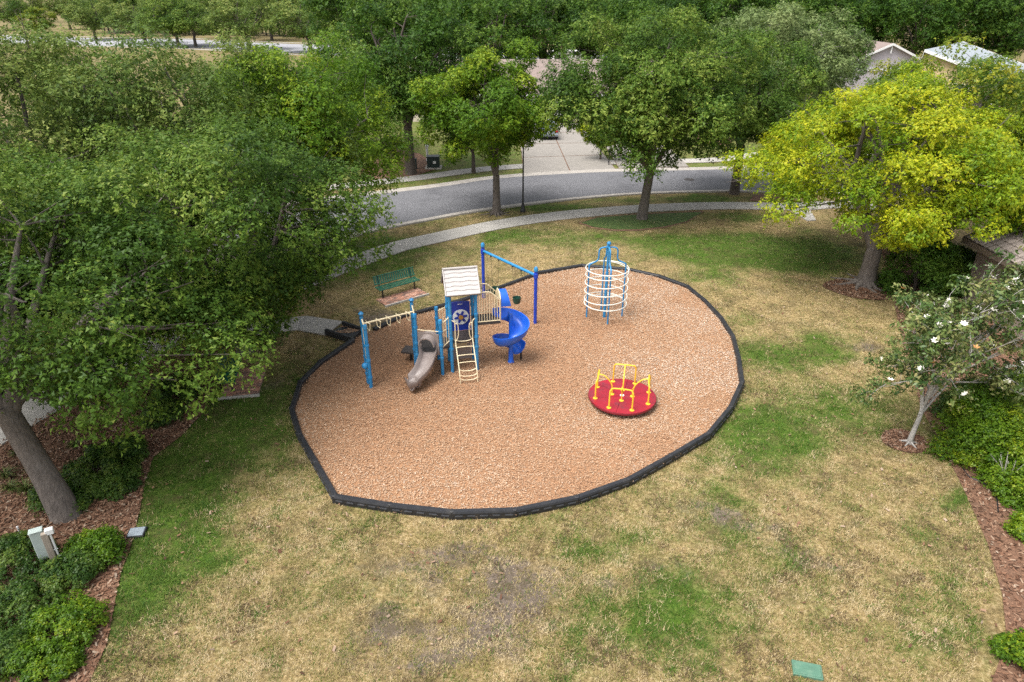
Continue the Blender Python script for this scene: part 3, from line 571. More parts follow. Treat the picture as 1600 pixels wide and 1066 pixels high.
# ---- trees along the street
tree('shade_tree', 'dark dense tree with black trunk across the street', P2(642, 272), 12.6, 6.0, 3.6, 120, 36000, .24, M['leaf_dark'], M['barkdark'], .34, 21, tone=.15, rc=.19)
tree('street_tree', 'light green tree beside the lamp post on the verge', P2(776, 334), 10.3, 4.3, 2.5, 125, 44000, .19, M['leaf_bright'], M['bark'], .22, 22, roots=True, tone=.05, under=.8, off=(-.8, .2), twigs=14, shell=.4)
tree('street_tree', 'tall green oak in the middle standing in the round grass island', P2(1003, 342), 11.6, 5.9, 3.2, 165, 72000, .18, M['leaf_oak'], M['bark'], .27, 23, off=(.2, .3), lean=(.25, 0), tone=.12, under=.75, twigs=16, limbs=8)
tree('street_tree', 'oak with dark trunk on the verge right of the middle oak', P2(1147, 303), 10.3, 5.2, 3.4, 120, 38000, .2, M['leaf_oak'], M['barkdark'], .27, 24, tone=-.02, off=(-.6, 0))
tree('small_tree', 'small leafy tree behind the light green street tree', P2(740, 270), 5.4, 2.2, 1.5, 50, 11000, .2, M['leaf_dark'], M['barkdark'], .14, 25)
tree('small_tree', 'small yellow-green tree in the wedge between the two driveways', P2(938, 250), 4.4, 1.9, 1.0, 45, 8000, .17, M['leaf_yellow'], M['barkdark'], .08, 28, limbs=5, tone=-.1)
tree('young_tree', 'thin young tree at the corner under the yellow crown', P2(1205, 307), 4.2, 1.5, 1.5, 30, 6000, .17, M['leaf_yellow'], M['barkpale'], .07, 26, limbs=4)
tree('young_tree', 'thinner sapling with brown stem right of the corner tree', P2(1222, 303), 3.6, 1.2, 1.5, 24, 4500, .17, M['leaf_yellow'], M['barkpale'], .05, 27, limbs=4)
tree('yellow_tree', 'bright yellow-green tree with ribbed grey trunk and surface roots', P2(1352, 446), 9.6, 6.6, 2.5, 190, 80000, .155, M['leaf_yellow'], M['bark'], .36, 31, off=(.5, .8), roots=True, rc=.135, tone=.28, twigs=24, shell=.5, limbs=9, fork=1.8, flat=.55, under=.55)
tree('yellow_tree', 'olive gold tree behind and right of the bright yellow tree', (23.0, 35.5), 9.8, 7.0, 2.8, 150, 50000, .18, M['leaf_gold'], M['bark'], .32, 32, rc=.145, twigs=20, shell=.5, flat=.55)
tree('yellow_tree', 'yellowish tree over the brown tiled roof at right edge', (22.8, 29.8), 7.2, 5.0, 3.0, 85, 40000, .16, M['leaf_yellow'], M['bark'], .26, 33, rc=.16, flat=.55)
tree('pale_tree', 'pale sage tree behind the yellow tree, left of the houses', P2(1240, 205), 11.5, 6.2, 2.5, 90, 22000, .27, M['leaf_pale'], M['barkpale'], .25, 34, twigs=12)
tree('pale_tree', 'pale sage tree crown behind the middle oak', (23.6, 68), 11.5, 6.5, 2.5, 90, 20000, .3, M['leaf_pale'], M['barkpale'], .25, 35)
# ---- flowering tree at right
def flowering_tree():
    rng = np.random.RandomState(41); b = P(1420, 695); root = thing('flowering_tree', b, 'sparse pale-barked tree with white blossoms in a round mulch ring', 'tree')
    mb = MB(); ends = []; nodes = []
    def br(p, d, ln, r, lv):
        m1 = p + d * ln * .5 + Vector(rng.normal(0, .05 * ln, 3)); e = p + d * ln; mb.tube([p, m1, e], [r, r * .8, r * .62], 6 if lv < 2 else 4, cap=False); nodes.append((m1, lv)); ends.append((e, lv, d))
        if lv < 4:
            for k in range(3 if lv < 2 else 2 + (rng.rand() < .55)):
                nd = (d + Vector(rng.normal(0, .58, 3)) + Vector((.05, .02, .16))).normalized(); br(e if k else m1, nd, ln * rng.uniform(.62, .85), r * .58, lv + 1)
    mb.tube([b + Vector((0, 0, -.1)), b + Vector((.02, .02, .3)), b + Vector((.10, .06, .9)), b + Vector((.2, .15, 1.5))], [.10, .075, .062, .055], 8)
    for k in range(5): a = k * 1.26; mb.tube([b + Vector((math.cos(a) * .05, math.sin(a) * .05, .12)), b + Vector((math.cos(a) * .3, math.sin(a) * .3, .03))], [.04, .012], 5)
    for k in range(8):
        a = k * .82 + .2; br(b + Vector((.06 + .03 * k * .5, .05, .95 + .1 * k)), Vector((math.cos(a) * .5 + .22, math.sin(a) * .5 + .12, 1.0 + .09 * k)).normalized(), 1.32 + .08 * k, .045, 1)
    mb.build('trunk', M['barkpale'], root, smooth=60)
    tips = [q for q in ends if q[1] >= 2]; cen = np.array([tuple(q[0]) for q in tips]); out = np.array([tuple(q[2]) for q in tips])
    v, f, t = foliage(cen, np.full(len(cen), .3), out, 20000, .115, rng, rng.rand(len(cen)), sprig=6, aspect=.42, up=.4, tri=False)
    link('crown', np_mesh('crown', v - np.array(b), f, M['leaf_magnolia'], t), root)
    # blossoms: one shared mesh of six cupped petals
    def bloom(n, r):
        fb = MB()
        for k in range(n):
            a = 2 * math.pi * k / n; c_, s_ = math.cos(a), math.sin(a); p = lambda u, w_, z: (u * c_ - w_ * s_, u * s_ + w_ * c_, z)
            fb.add([p(0, 0, 0), p(r * .55, r * .3, r * .25), p(r, 0, r * .5), p(r * .55, -r * .3, r * .25)], [(0, 1, 2, 3)])
        me = bpy.data.meshes.new('blossom'); me.from_pydata([tuple(q) for q in fb.v], [], fb.f); return me
    me = bloom(7, .10); me.materials.append(M['petal']); md = bloom(5, .09); md.materials.append(M['fadedpetal'])
    idx = rng.permutation(len(tips))[:90]
    for k, i in enumerate(idx):
        o = link('blossom', me if k % 8 else md, root, tips[i][0] - b + Vector((rng.uniform(-.05, .05), -.12, .2))); o.rotation_euler = (rng.normal(0, .35), rng.normal(0, .35), rng.rand() * 6)
    return root
flowering_tree()
# ---- shrubs
def shrub(name, label, c, rx, ry, h, n, size, leafm, seed, cat='shrub', group=None, k=26, tone=0, branches=6, z0=.05):
    rng = np.random.RandomState(seed); b = Vector((c[0], c[1], 0.0)); root = thing(name, b, label, cat, group); mb = MB()
    d = unit(rng.normal(size=(k, 3)) + np.array([0, 0, .35])); d[:, 2] = np.abs(d[:, 2]); lump = .78 + .22 * rng.rand(k)
    cen = np.array([c[0], c[1], z0]) + d * np.array([rx * .8, ry * .8, h * .86]) * lump[:, None]; rad = min(rx, ry, h * 1.3) * .34 * rng.uniform(.8, 1.3, k)
    for j in range(branches):
        p = Vector(cen[j % k]); mb.tube([b + Vector((rng.normal(0, .05), rng.normal(0, .05), -.05)), b.lerp(p, .5) + Vector(rng.normal(0, .05, 3)), p], [.03, .02, .008], 5)
    mb.build('stems', M['barkdark'], root)
    v, f, t = foliage(cen, rad, d, n, size, rng, np.clip(rng.rand(k) + tone, 0, 1), sprig=6, flat=.8)
    v[:, 2] = np.maximum(v[:, 2], .015)
    link('foliage', np_mesh('foliage', v - np.array(b), f, leafm, t), root); return root
SH = M['leaf_cover']
cov = [(150, 755, 62, 40, 'low dark shrub mound right of the leaning oak trunk'), (95, 790, 40, 45, 'low shrub at the foot of the leaning oak trunk'), (185, 760, 30, 30, 'small shrub mound nearest the lawn beside the oak trunk'), (150, 870, 44, 32, 'round shrub between the metal pedestal and the square lid'), (30, 880, 52, 40, 'dark shrub left of the metal pedestal at frame edge'), (115, 905, 40, 30, 'shrub just right of and below the metal pedestal'), (40, 960, 55, 40, 'wide shrub below the pedestal at left frame edge'), (105, 985, 58, 46, 'large yellowish shrub mound at the lower left'), (70, 1045, 55, 30, 'shrub at the bottom left corner of the picture'), (10, 1040, 40, 50, 'dark shrub in the very corner at bottom left'), (205, 712, 30, 14, 'narrow shrub at the bed edge above the square lid'), (275, 620, 34, 22, 'shrub under the branches near the left brick pad'), (255, 655, 26, 20, 'shrub at the bed edge below the left brick pad'), (165, 720, 26, 14, 'flat shrub behind the dark shrub mounds')]
for i, (cx, cy, rx, ry, lab) in enumerate(cov):
    c_ = P(cx, cy); dd = c_.y * _c + CAM_H * _s; r1 = rx * dd / CAM_F; r2 = min(r1 * 1.1, abs(P(cx, cy - ry).y - P(cx, cy + ry).y) / 2)
    shrub('low_shrub', lab, (c_.x, c_.y), r1 * 1.15, max(r2 * 1.05, .45), .5, int(3000 + 5500 * r1), .068, SH if i not in (7, 8, 3) else M['leaf_bush'], 100 + i, group='low shrubs in the left bed', k=34, tone=-.15 if i in (7, 8, 3) else 0)
shrub('tall_hedge', 'tall dark green hedge beside the yellow tree trunk', P2(1428, 458), 1.35, 1.6, 3.9, 20000, .12, M['leaf_dark'], 130, cat='hedge', k=60, tone=.1)
shrub('tall_hedge', 'second dark hedge clump behind the flowering tree', P2(1490, 455), 1.0, 1.2, 2.2, 9000, .12, M['leaf_dark'], 131, cat='hedge', k=40)
bush = [(1545, 712, 1.5, 1.3, 2.3, 'large bright green bush right of the flowering tree'), (1612, 660, 1.3, 1.2, 2.3, 'green bush by the house wall at right edge'), (1600, 765, 1.1, 1.0, 1.8, 'yellowish bush at right edge below the large bush'), (1508, 655, .9, .8, 1.4, 'smaller dark bush under the flowering tree'), (1590, 780, .6, .6, .9, 'small leafy bush with bare twigs at right edge'), (1606, 838, .45, .45, .6, 'tiny round shrub alone on the right mulch bed'), (1600, 1035, .5, .6, .6, 'low shrub in the bottom right corner')]
for i, (cx, cy, rx, ry, h, lab) in enumerate(bush):
    p = P2(cx, cy); shrub('bush', lab, p, rx, ry, h, int(9000 * rx * rx + 2500), .085, M['leaf_bush'] if i != 3 else M['leaf_cover'], 140 + i, group='bushes along the right bed', k=40, tone=.12 if i in (2,) else -.05)
# bare twigs by the small bush
mb = MB(); b0 = P(1562, 770); rng = np.random.RandomState(5)
for k in range(9):
    a = k * .7; e = b0 + Vector((math.cos(a) * .3, math.sin(a) * .3, 1.0 + .3 * rng.rand())); m_ = b0.lerp(e, .5) + Vector(rng.normal(0, .06, 3)); mb.tube([b0, m_, e], [.022, .016, .006], 5); mb.tube([m_, m_ + Vector((rng.normal(0, .2), rng.normal(0, .2), .35))], [.012, .004], 4)
tag(mb.build('bare_shrub', M['barkpale'], org=b0, smooth=60), 'bare pale twiggy shrub in front of the right bushes', 'shrub')
# strap-leaved tufts in the left bed
def tuft(c, n, L, seed, label, leafm=None):
    rng = np.random.RandomState(seed); V = []; F_ = []; T = []
    for k in range(n):
        a = rng.rand() * 6.28; el = rng.uniform(.5, 1.35); w_ = .011; ln = L * rng.uniform(.6, 1.2); d = np.array([math.cos(a), math.sin(a), 0]); s_ = np.array([-d[1], d[0], 0]) * w_; i = len(V)
        for q, (hh, rr, ww) in enumerate(((0, .02, 1), (math.sin(el) * .75, math.cos(el) * .6, 1), (math.sin(el) * .7, math.cos(el) + .25, .15))):
            p = d * rr * ln + np.array([0, 0, hh * ln]); V += [p - s_ * ww, p + s_ * ww]
        F_ += [(i, i + 1, i + 3, i + 2), (i + 2, i + 3, i + 5, i + 4)]; T += [rng.rand()] * 2
    o = link('grass_tuft', np_mesh('grass_tuft', V, F_, leafm or M['blade_strap'], T), None, Vector((c[0], c[1], .02))); return tag(o, label, 'tuft', 'strap leaf tufts in the left bed')
for i, (cx, cy, L, lab) in enumerate([(42, 770, .42, 'pale strap leaf tuft, largest one left of the oak trunk'), (10, 748, .36, 'strap leaf tuft at the left frame edge'), (52, 738, .3, 'strap leaf tuft close behind the oak trunk'), (18, 768, .34, 'variegated tuft left of the largest pale tuft'), (118, 700, .26, 'small tuft on open mulch right of the trunk'), (128, 672, .3, 'small tuft beneath the drooping oak branches'), (26, 712, .24, 'tiny tuft near the concrete at the left edge')]):
    tuft(P2(cx, cy), 70, L, 60 + i, lab)
tuft(P2(1372, 442), 60, .55, 70, 'yellow-green strap tuft at the yellow tree trunk', M['blade_strap'])
# ---- background trees: one of each kind, then copies
def far_tree(kind, seed):
    spec = {'oak': ('far_oak', 11.5, 6.0, 2.4, 70, 12000, .36, M['leaf_oak2'], M['barkdark'], .3), 'dark': ('far_oak', 13, 7.0, 1.6, 80, 13000, .42, M['leaf_dark'], M['barkdark'], .35),
            'oak1': ('far_oak', 11.5, 6.0, 2.4, 70, 12000, .36, M['leaf_oak'], M['bark'], .3), 'pine': ('far_pine', 13, 3.8, 4.2, 40, 3600, .5, M['leaf_oak'], M['barkdark'], .26), 'gold': ('far_oak', 9.5, 4.0, 1.5, 60, 9000, .34, M['leaf_gold'], M['barkdark'], .3)}[kind]
    n, H, Rx, z0, k, nl, sz, lm, bk, tr = spec
    return tree(n, 'x', (0, 0), H, Rx, z0, k, nl, sz, lm, bk, tr, seed, limbs=6, under=.7, rc=.23)
PROTO = {}
def place(kind, xyz, sc, label, group, rot=None):
    first = kind not in PROTO
    if first: PROTO[kind] = far_tree(kind, 200 + len(PROTO))
    o = PROTO[kind] if first else copy_tree(PROTO[kind])
    o.location = (xyz[0], xyz[1], -.06); o.rotation_euler.z = rs.rand() * 6.28 if rot is None else rot; q = sc * rs.uniform(.95, 1.05); o.scale = (q * rs.uniform(.95, 1.05), q * rs.uniform(.95, 1.05), q)
    o['label'] = label; o['group'] = group; return o
for px_, py_, kd, sc, lab in [(279, 72.5, 'oak1', .95, 'far oak with pale leaning trunk, left of the two close trunks by the far road'), (306, 73, 'oak1', .95, 'far oak, right of the two close trunks by the far road'), (390, 78, 'oak', 1.0, 'sage far oak alone on the near side of the far road'), (486, 82, 'oak', 1.0, 'sage far oak at the right end of the visible far road'), (61, 57, 'gold', .9, 'yellowish far oak by the left end of the far road'), (22, 47, 'oak1', .95, 'green far oak at the top left corner'), (228, 68, 'oak', .95, 'grey-green far oak left of the two close trunks'), (150, 62, 'oak', .95, 'dull green far oak right of the yellowish one')]:
    o = place(kd, P2(px_, py_), sc * 1.05, lab, 'oaks on the near side of the far road'); o.scale = (o.scale[0] * 1.4, o.scale[1] * 1.4, o.scale[2])
for px_, py_ in [(50, 41), (110, 46), (180, 52), (260, 56), (346, 60.5), (425, 63), (510, 67.5), (590, 68)]:
    place('oak' if px_ % 3 else 'oak1', P2(px_, py_), 1.3, 'far oak across the far road, ' + {50: 'first', 110: 'second', 180: 'third', 260: 'fourth', 346: 'fifth', 425: 'sixth', 510: 'seventh', 590: 'eighth'}[px_] + ' from the left', 'oaks across the far road')
rp = np.random.RandomState(9)
for i in range(64):
    px_ = 150 + i * 7.0 + rp.uniform(-2.5, 2.5); py_ = 50.5 + (px_ - 150) * .024 + (0, -4.2, -1.8)[i % 3] + rp.uniform(-.5, .5)
    place('pine', P2(px_, py_), rp.uniform(.85, 1.05), 'dark slender trunk among the planted rows beyond the far road', 'planted rows beyond the far road')
mid_tr = [(560, 62, 'oak', 1.0, 'reddish-green far oak just right of the visible far road'), (618, 74, 'dark', .9, 'dark far tree behind the dense street-side tree'), (700, 70, 'oak1', 1.0, 'far oak left of the golden tree'), (745, 63, 'pine', .9, 'slender far tree seen left of the golden tree'), (730, 66, 'pine', .9, 'second slender far tree left of the golden tree'), (800, 104, 'gold', 1.1, 'golden green tree above the light street tree'), (894, 77, 'oak', 1.05, 'grey-green far oak with forked trunk right of the golden tree'), (862, 66, 'pine', .8, 'slender trunk beside the forked far oak'), (870, 68, 'pine', .8, 'slender trunk left next to the forked far oak'), (840, 60, 'dark', 1.0, 'dark far tree behind the golden tree'), (1000, 92, 'oak1', 1.15, 'far oak rising behind the middle oak'), (1090, 90, 'dark', 1.1, 'dark far tree right behind the middle oak'), (1140, 110, 'oak1', 1.0, 'green far tree behind the pale sage trees'), (1190, 86, 'dark', 1.1, 'dark far tree over the pale sage trees'), ((36, 101), 0, 'oak1', .95, 'green tree beside the pinkish roof'), (950, 75, 'dark', 1.0, 'dark far tree between the forked oak and middle oak'), (1050, 66, 'oak', 1.2, 'hazy far oak at the top over the middle oak'), ((37, 86), 0, 'dark', .72, 'dark green tree in front of the pinkish roof'), ((33, 82), 0, 'oak1', .72, 'leafy tree left below the lavender gable'), (1340, 66, 'dark', 1.15, 'dark tree behind the lavender gable'), (1405, 60, 'dark', 1.2, 'dark tree between the two far houses'), (1470, 56, 'dark', 1.25, 'dark tree behind the pale roofed house, left one'), (1540, 52, 'dark', 1.3, 'dark tree behind the pale roofed house, middle one'), (1610, 50, 'dark', 1.3, 'dark tree at the top right corner'), (1440, 44, 'dark', 1.4, 'tall dark tree at the top between the far houses'), (1300, 50, 'dark', 1.25, 'dark tree above the pinkish roof'), ((40, 58), 0, 'oak', .55, 'sparse olive tree in front of the pale roof'), (1240, 50, 'dark', 1.3, 'dark tree at the top, left of the pinkish roof'), (1520, 36, 'dark', 1.5, 'tall dark tree at the top right behind the others'), (660, 52, 'dark', 1.1, 'dark far tree at the top behind the dense tree'), (780, 50, 'dark', 1.1, 'dark far tree at the top above the golden tree'), (900, 48, 'oak1', 1.2, 'green far tree at the top above the forked oak'), (1150, 48, 'dark', 1.3, 'dark far tree at the top above the sage trees'), (990, 45, 'dark', 1.3, 'dark far tree at the top over the middle oak')]
for px_, py_, kd, sc, lab in mid_tr: place(kd, px_ if isinstance(px_, tuple) else P2(px_, py_), sc, lab, 'background trees beyond the street')
belt = [((x_, 110 + rp.uniform(-7, 9)), None) for x_ in range(-23, 20, 7)] + [((x_, 127 + rp.uniform(-4, 10)), None) for x_ in range(20, 118, 7)] + [(x_, y_ + rp.uniform(-2, 2)) for x_, y_ in [(545 + 52 * i, (44, 52, 38)[i % 3]) for i in range(22)]] + [(560 + 75 * i, 30) for i in range(15)]
for i, (px_, py_) in enumerate(belt):
    place('dark' if py_ is None else ('dark', 'oak1', 'oak', 'dark')[i % 4], px_ if py_ is None else P2(px_, py_), rp.uniform(1.0, 1.2), 'tree in the green mass along the top of the picture', 'trees massed along the top edge')
# trees behind the left oaks across the street, partly seen through them
for i, (x_, y_) in enumerate([(-30, 52), (-20, 56), (-13, 60), (-38, 44)]): place('oak1', (x_, y_), .8, ['oak across the street, second from the left', 'oak across the street, third from the left', 'oak across the street, nearest the dark trunk', 'oak across the street, leftmost behind the left oaks'][i], 'oaks across the street')
# far wood that reads as one mass
rng = np.random.RandomState(77); k = 420; cx = rng.uniform(-420, 420, k); cen = np.stack([cx, 330 + rng.uniform(0, 60, k) + np.abs(cx) * .05, rng.uniform(2, 15, k)], 1)
v, f, t = foliage(cen, rng.uniform(4, 7, k), np.tile([0, -.6, .4], (k, 1)), 26000, 1.1, rng, rng.rand(k))
tag(link('far_wood', np_mesh('far_wood', v, f, M['leaf_dark'], t)), 'distant green wood along the top of the picture', 'wood', kind='stuff')
M['tr'] = mat('timber_rib', (.05, .052, .058), .5)
# ================================================================ PLAYGROUND
V3 = Vector
# ---- black timber border: every timber a part
bord = thing('playground_border', (*tim[6], 0), 'black plastic timber border around the wood chip playground', 'border')
for i in range(len(tim) - 2):
    a, b = V3((*tim[i], 0)), V3((*tim[i + 1], 0)); L = (b - a).length; d = (b - a) / L; nrm = V3((-d.y, d.x, 0))   # nrm points into the playground
    nseg = max(1, round(L / 1.75))
    for k in range(nseg):
        p, q = a + d * (L * k / nseg + .012), a + d * (L * (k + 1) / nseg - .012); mb = MB(); ln = (q - p).length
        prof = [(.0, -.05), (-.01, .19), (.012, TIM_Z), (.13, TIM_Z), (.155, .2), (.155, -.05)]
        mb.rings([[p + nrm * o_ + V3((0, 0, z)) for o_, z in prof], [q + nrm * o_ + V3((0, 0, z)) for o_, z in prof]], cap=True)
        t_ = mb.build('timber', M['timber'], bord)
        nr = max(2, int(ln / .3))
        for j in range(nr):   # raised ribs along the outside
            c_ = p + d * (ln * (j + .5) / nr) - nrm * .012 + V3((0, 0, .115)); MB().box(c_, (ln / nr * .62, .03, .035), ex=d).build('rib', M['tr'], t_)
    MB().lathe(a + nrm * .07, [(.075, -.05), (.075, TIM_Z + .002), (.05, TIM_Z + .012)], 10).build('joint_pin', M['timber'], bord)
# ---- entry ramp
rt = thing('entry_ramp', (*ramp[0], 0), 'black rubber entry ramp covered with wood chips beside the concrete walk', 'ramp')
r0, r1, r2, r3 = [V3((*q, 0)) for q in ramp]; zz = (.06, .16, .16, .06)
mb = MB(); top = [q + V3((0, 0, z)) for q, z in zip((r0, r1, r2, r3), zz)]; bot = [V3((q.x, q.y, -.03)) for q in (r0, r1, r2, r3)]
mb.rings([bot, top], cap=True); mb.build('ramp_plate', M['timber'], rt)
for a, b, s_ in ((r0, r1, 1), (r3, r2, -1)):
    d = (b - a).normalized(); MB().box((a + b) / 2 + V3((0, 0, .12)), ((b - a).length + .1, .13, .26), ex=d, bev=.02).build('side_timber', M['timber'], rt)
x, y = scatter([tuple(q) for q in ramp], 450); k = (vnoise(x, y, .35, 2) > .38); x, y = x[k], y[k]
u = ((x - r0.x) * (r1 - r0).x + (y - r0.y) * (r1 - r0).y) / (r1 - r0).length ** 2
v, f = flat_bits(x, y, .07 + .1 * np.clip(u, 0, 1) + .012, .07, .03, .15, 'c'); tag(link('wood_chips', np_mesh('wood_chips', v, f, M['chip'], rs.rand(len(x)) * .8)), 'wood chips spilled on the black entry ramp', 'wood chips', kind='stuff')
# ---- tower frame: local axes of the climbing structure
FL = V3((-2.09, 20.92, 0)); EX = V3((.978, .208, 0)).normalized(); EY = V3((-EX.y, EX.x, 0)); ZB = .08
def T(a, b, z=0.0): return FL + EX * a + EY * b + V3((0, 0, z))
tw = thing('play_structure', T(.45, .4, ZB), 'blue and cream climbing structure with grey roof, two slides and ladder', 'playset')
def post(p, h, m=None, r=.06, cap='flat', name='post', par=tw, collars=(.75, 1.3)):
    p = V3((p[0], p[1], ZB)); o = MB().tube([p + V3((0, 0, -.1)), p + V3((0, 0, h))], r, 14).build(name, m or M['blue'], par, smooth=True)
    c_ = MB(); c_.lathe(p + V3((0, 0, h)), [(r + .012, -.10), (r + .012, .0), (r + .004, .03), (r * .5, .045)] if cap == 'flat' else [(r * .8, -.02), (r * .8, .02), (r + .02, .05), (r + .025, .09), (r * .7, .14), (r * .2, .16)], 14); c_.build('cap', m or M['blue'], o, smooth=True)
    for z in collars:
        if z < h - .15: MB().lathe(p + V3((0, 0, z)), [(r, -.045), (r + .016, -.04), (r + .016, .04), (r, .045)], 14).build('collar', m or M['blue'], o, smooth=True)
    return o
W_, D_ = .88, .82; TD = 1.22; BDK = 1.82; RZ = 3.1
for a, b in ((0, 0), (W_, 0), (0, D_), (W_, D_)): post(T(a, b), RZ, cap='flat', collars=(.95, 1.35, 2.2))
def deck(cs, z, par=tw, name='deck'):
    mb = MB(); lo = [V3((c_.x, c_.y, z - .07)) for c_ in cs]; hi = [V3((c_.x, c_.y, z)) for c_ in cs]; mb.rings([lo, hi], cap=True); return mb.build(name, M['deck'], par)
deck([T(.0, .0), T(W_, 0), T(W_, D_), T(0, D_)], TD + ZB)
# roof: grey moulded gable with wavy shingle courses
rf_ = {}
ra, rb = -.13, W_ + .13; mid_b = D_ / 2; RE = 3.02; RP = 3.72
for sgn in (-1, 1):
    mb = MB(); nc = 6; nw = 24
    eave = mid_b + sgn * (D_ / 2 + .2)
    rows = []
    prof = []
    for c_ in range(nc):
        t0, t1 = c_ / nc, (c_ + 1) / nc
        prof += [(t0, 0.0), (t1, .028)]
    for t_, lift in prof:
        row = []
        for k in range(nw + 1):
            u = k / nw; edge = 0.0 if t_ in (0.0,) else .013 * math.sin(u * math.pi * 5) * (1 if t_ < 1 else 0)
            tt = min(1, t_ + edge); bb = mid_b + (eave - mid_b) * tt; zz_ = RP + (RE - RP) * tt + lift
            row.append(T(ra + (rb - ra) * u, bb, zz_ + ZB))
        rows.append(row)
    vs = [p for r_ in rows for p in r_]; n = nw + 1
    fs = [(i * n + k, i * n + k + 1, (i + 1) * n + k + 1, (i + 1) * n + k) for i in range(len(rows) - 1) for k in range(nw)]
    lo = [T(ra, mid_b, RP - .03 + ZB), T(rb, mid_b, RP - .03 + ZB), T(rb, eave, RE - .03 + ZB), T(ra, eave, RE - .03 + ZB)]
    mb.add(vs, fs); o = mb.build('roof', M['roofgrey'], tw)
    m2 = MB(); up_ = [p + V3((0, 0, .028)) for p in lo]; m2.rings([lo, up_], cap=True); m2.build('underside', M['roofunder'], o)
    m3 = MB()
    for uu in (ra, rb): m3.tube([T(uu, mid_b, RP + .02 + ZB), T(uu, eave, RE + .02 + ZB)], .026, 6)
    m3.tube([T(ra, eave, RE + .02 + ZB), T(rb, eave, RE + .02 + ZB)], .03, 6); m3.build('edge_trim', M['roofgrey'], o)
MB().tube([T(ra - .02, mid_b, RP + .03 + ZB), T(rb + .02, mid_b, RP + .03 + ZB)], .04, 8).build('ridge_cap', M['roofgrey'], tw)
for uu in (ra + .03, rb - .03):   # gable ends
    MB().add([T(uu, mid_b - D_ / 2 - .14, RE + ZB), T(uu, mid_b + D_ / 2 + .14, RE + ZB), T(uu, mid_b, RP - .05 + ZB), T(uu + .025, mid_b - D_ / 2 - .14, RE + ZB), T(uu + .025, mid_b + D_ / 2 + .14, RE + ZB), T(uu + .025, mid_b, RP - .05 + ZB)], [(0, 1, 2), (3, 5, 4), (0, 3, 4, 1), (1, 4, 5, 2), (2, 5, 3, 0)]).build('gable_panel', M['roofunder'], tw)
# back play panel: blue board with a white disc, dark blue sun shape and a gold knob
def board(a0, a1, b, z0, z1, th, m, name, par=tw, topcurve=0.0):
    mb = MB(); n = 12; outl = [(a0, z0), (a1, z0)] + [(a1 + (a0 - a1) * k / n, z1 + topcurve * math.sin(math.pi * k / n)) for k in range(n + 1)]
    mb.rings([[T(a, b - th / 2, z + ZB) for a, z in outl], [T(a, b + th / 2, z + ZB) for a, z in outl]], cap=True); return mb.build(name, m, par)
pn = board(.09, W_ - .09, D_ - .02, TD + .03, TD + 1.12, .04, M['bluepanel'], 'play_panel', topcurve=.03)
cx_, cz_ = W_ / 2 + .02, TD + .56; yb = D_ - .045
def disc(cx, cz, r, b0, b1, m, name, par, n=28, shape=None):
    mb = MB(); pr = [(cx + (shape(k / n) if shape else r) * math.cos(2 * math.pi * k / n), cz + (shape(k / n) if shape else r) * math.sin(2 * math.pi * k / n)) for k in range(n)]
    mb.rings([[T(a, b0, z + ZB) for a, z in pr], [T(a, b1, z + ZB) for a, z in pr]], cap=True); return mb.build(name, m, par)
disc(cx_, cz_, .285, yb - .012, yb + .004, M['white'], 'disc', pn)
disc(cx_, cz_, .2, yb - .03, yb - .014, M['bluepanel'], 'sun_shape', pn, 48, lambda t: .175 + .065 * math.copysign(abs(math.sin(t * 2 * math.pi * 6 + .6)) ** .7, math.sin(t * 2 * math.pi * 6 + .6)))
disc(cx_, cz_, .085, yb - .07, yb - .032, M['goldbrown'], 'knob', pn, 8)
MB().box(T(W_ / 2, yb - .004, TD + 1.05 + ZB), (.17, .012, .02), ex=EX).build('slot', M['white'], pn)
for a in (.05, W_ - .05): MB().tube([T(a, D_ - .02, TD + .05 + ZB), T(a, D_ - .02, TD + .95 + ZB)], .016, 6).build('panel_bracket', M['cream'], tw)
# panels below the tower deck
board(.1, W_ - .1, D_ - .04, .12, TD - .5, .03, M['taupe'], 'lower_panel')
lp = board(.08, .62, D_ - .25, TD - .52, TD - .1, .03, M['tan'], 'store_counter'); disc(.42, TD - .3, .16, D_ - .3, D_ - .2, M['tan'], 'bowl', lp, 20)
# ladder on the front
def lad(t, side):   # t 0 top .. 1 foot; returns point
    b = -.03 - .10 * t - .50 * t ** 2.0 if t < .82 else None
    z = TD + .12 - (TD + .12) * t
    bb = -.04 - .78 * (math.sin(min(1, t * 1.12) * math.pi / 2) ** 1.6)
    a = W_ * .5 + (-.30 if side == 0 else .30) * (1 - .0 * t) + .02 * t
    return T(a, bb, z + ZB)
la = tw
for sd in (0, 1):
    pts = [lad(t, sd) for t in np.linspace(0, 1, 12)]; MB().tube(pts, .019, 8).build('ladder_rail', M['cream'], tw, smooth=True)
    # looped hand grip at the top
    a = W_ * .5 + (-.30 if sd == 0 else .30); s_ = -1 if sd == 0 else 1
    g = smooth_path([lad(0, sd), T(a, -.06, TD + .35 + ZB), T(a, -.07, TD + .72 + ZB), T(a + s_ * .06, -.05, TD + .82 + ZB), T(a + s_ * .13, 0, TD + .80 + ZB)], 4)
    MB().tube(g, .019, 8).build('hand_grip', M['cream'], tw, smooth=True)
    g = smooth_path([T(a - s_ * .0, -.07, TD + .72 + ZB), T(a - s_ * .10, -.07, TD + .66 + ZB), T(a - s_ * .11, -.07, TD + .3 + ZB), T(a - s_ * .06, -.06, TD + .12 + ZB), lad(.06, sd)], 4)
    MB().tube(g, .017, 8).build('hand_grip', M['cream'], tw, smooth=True)
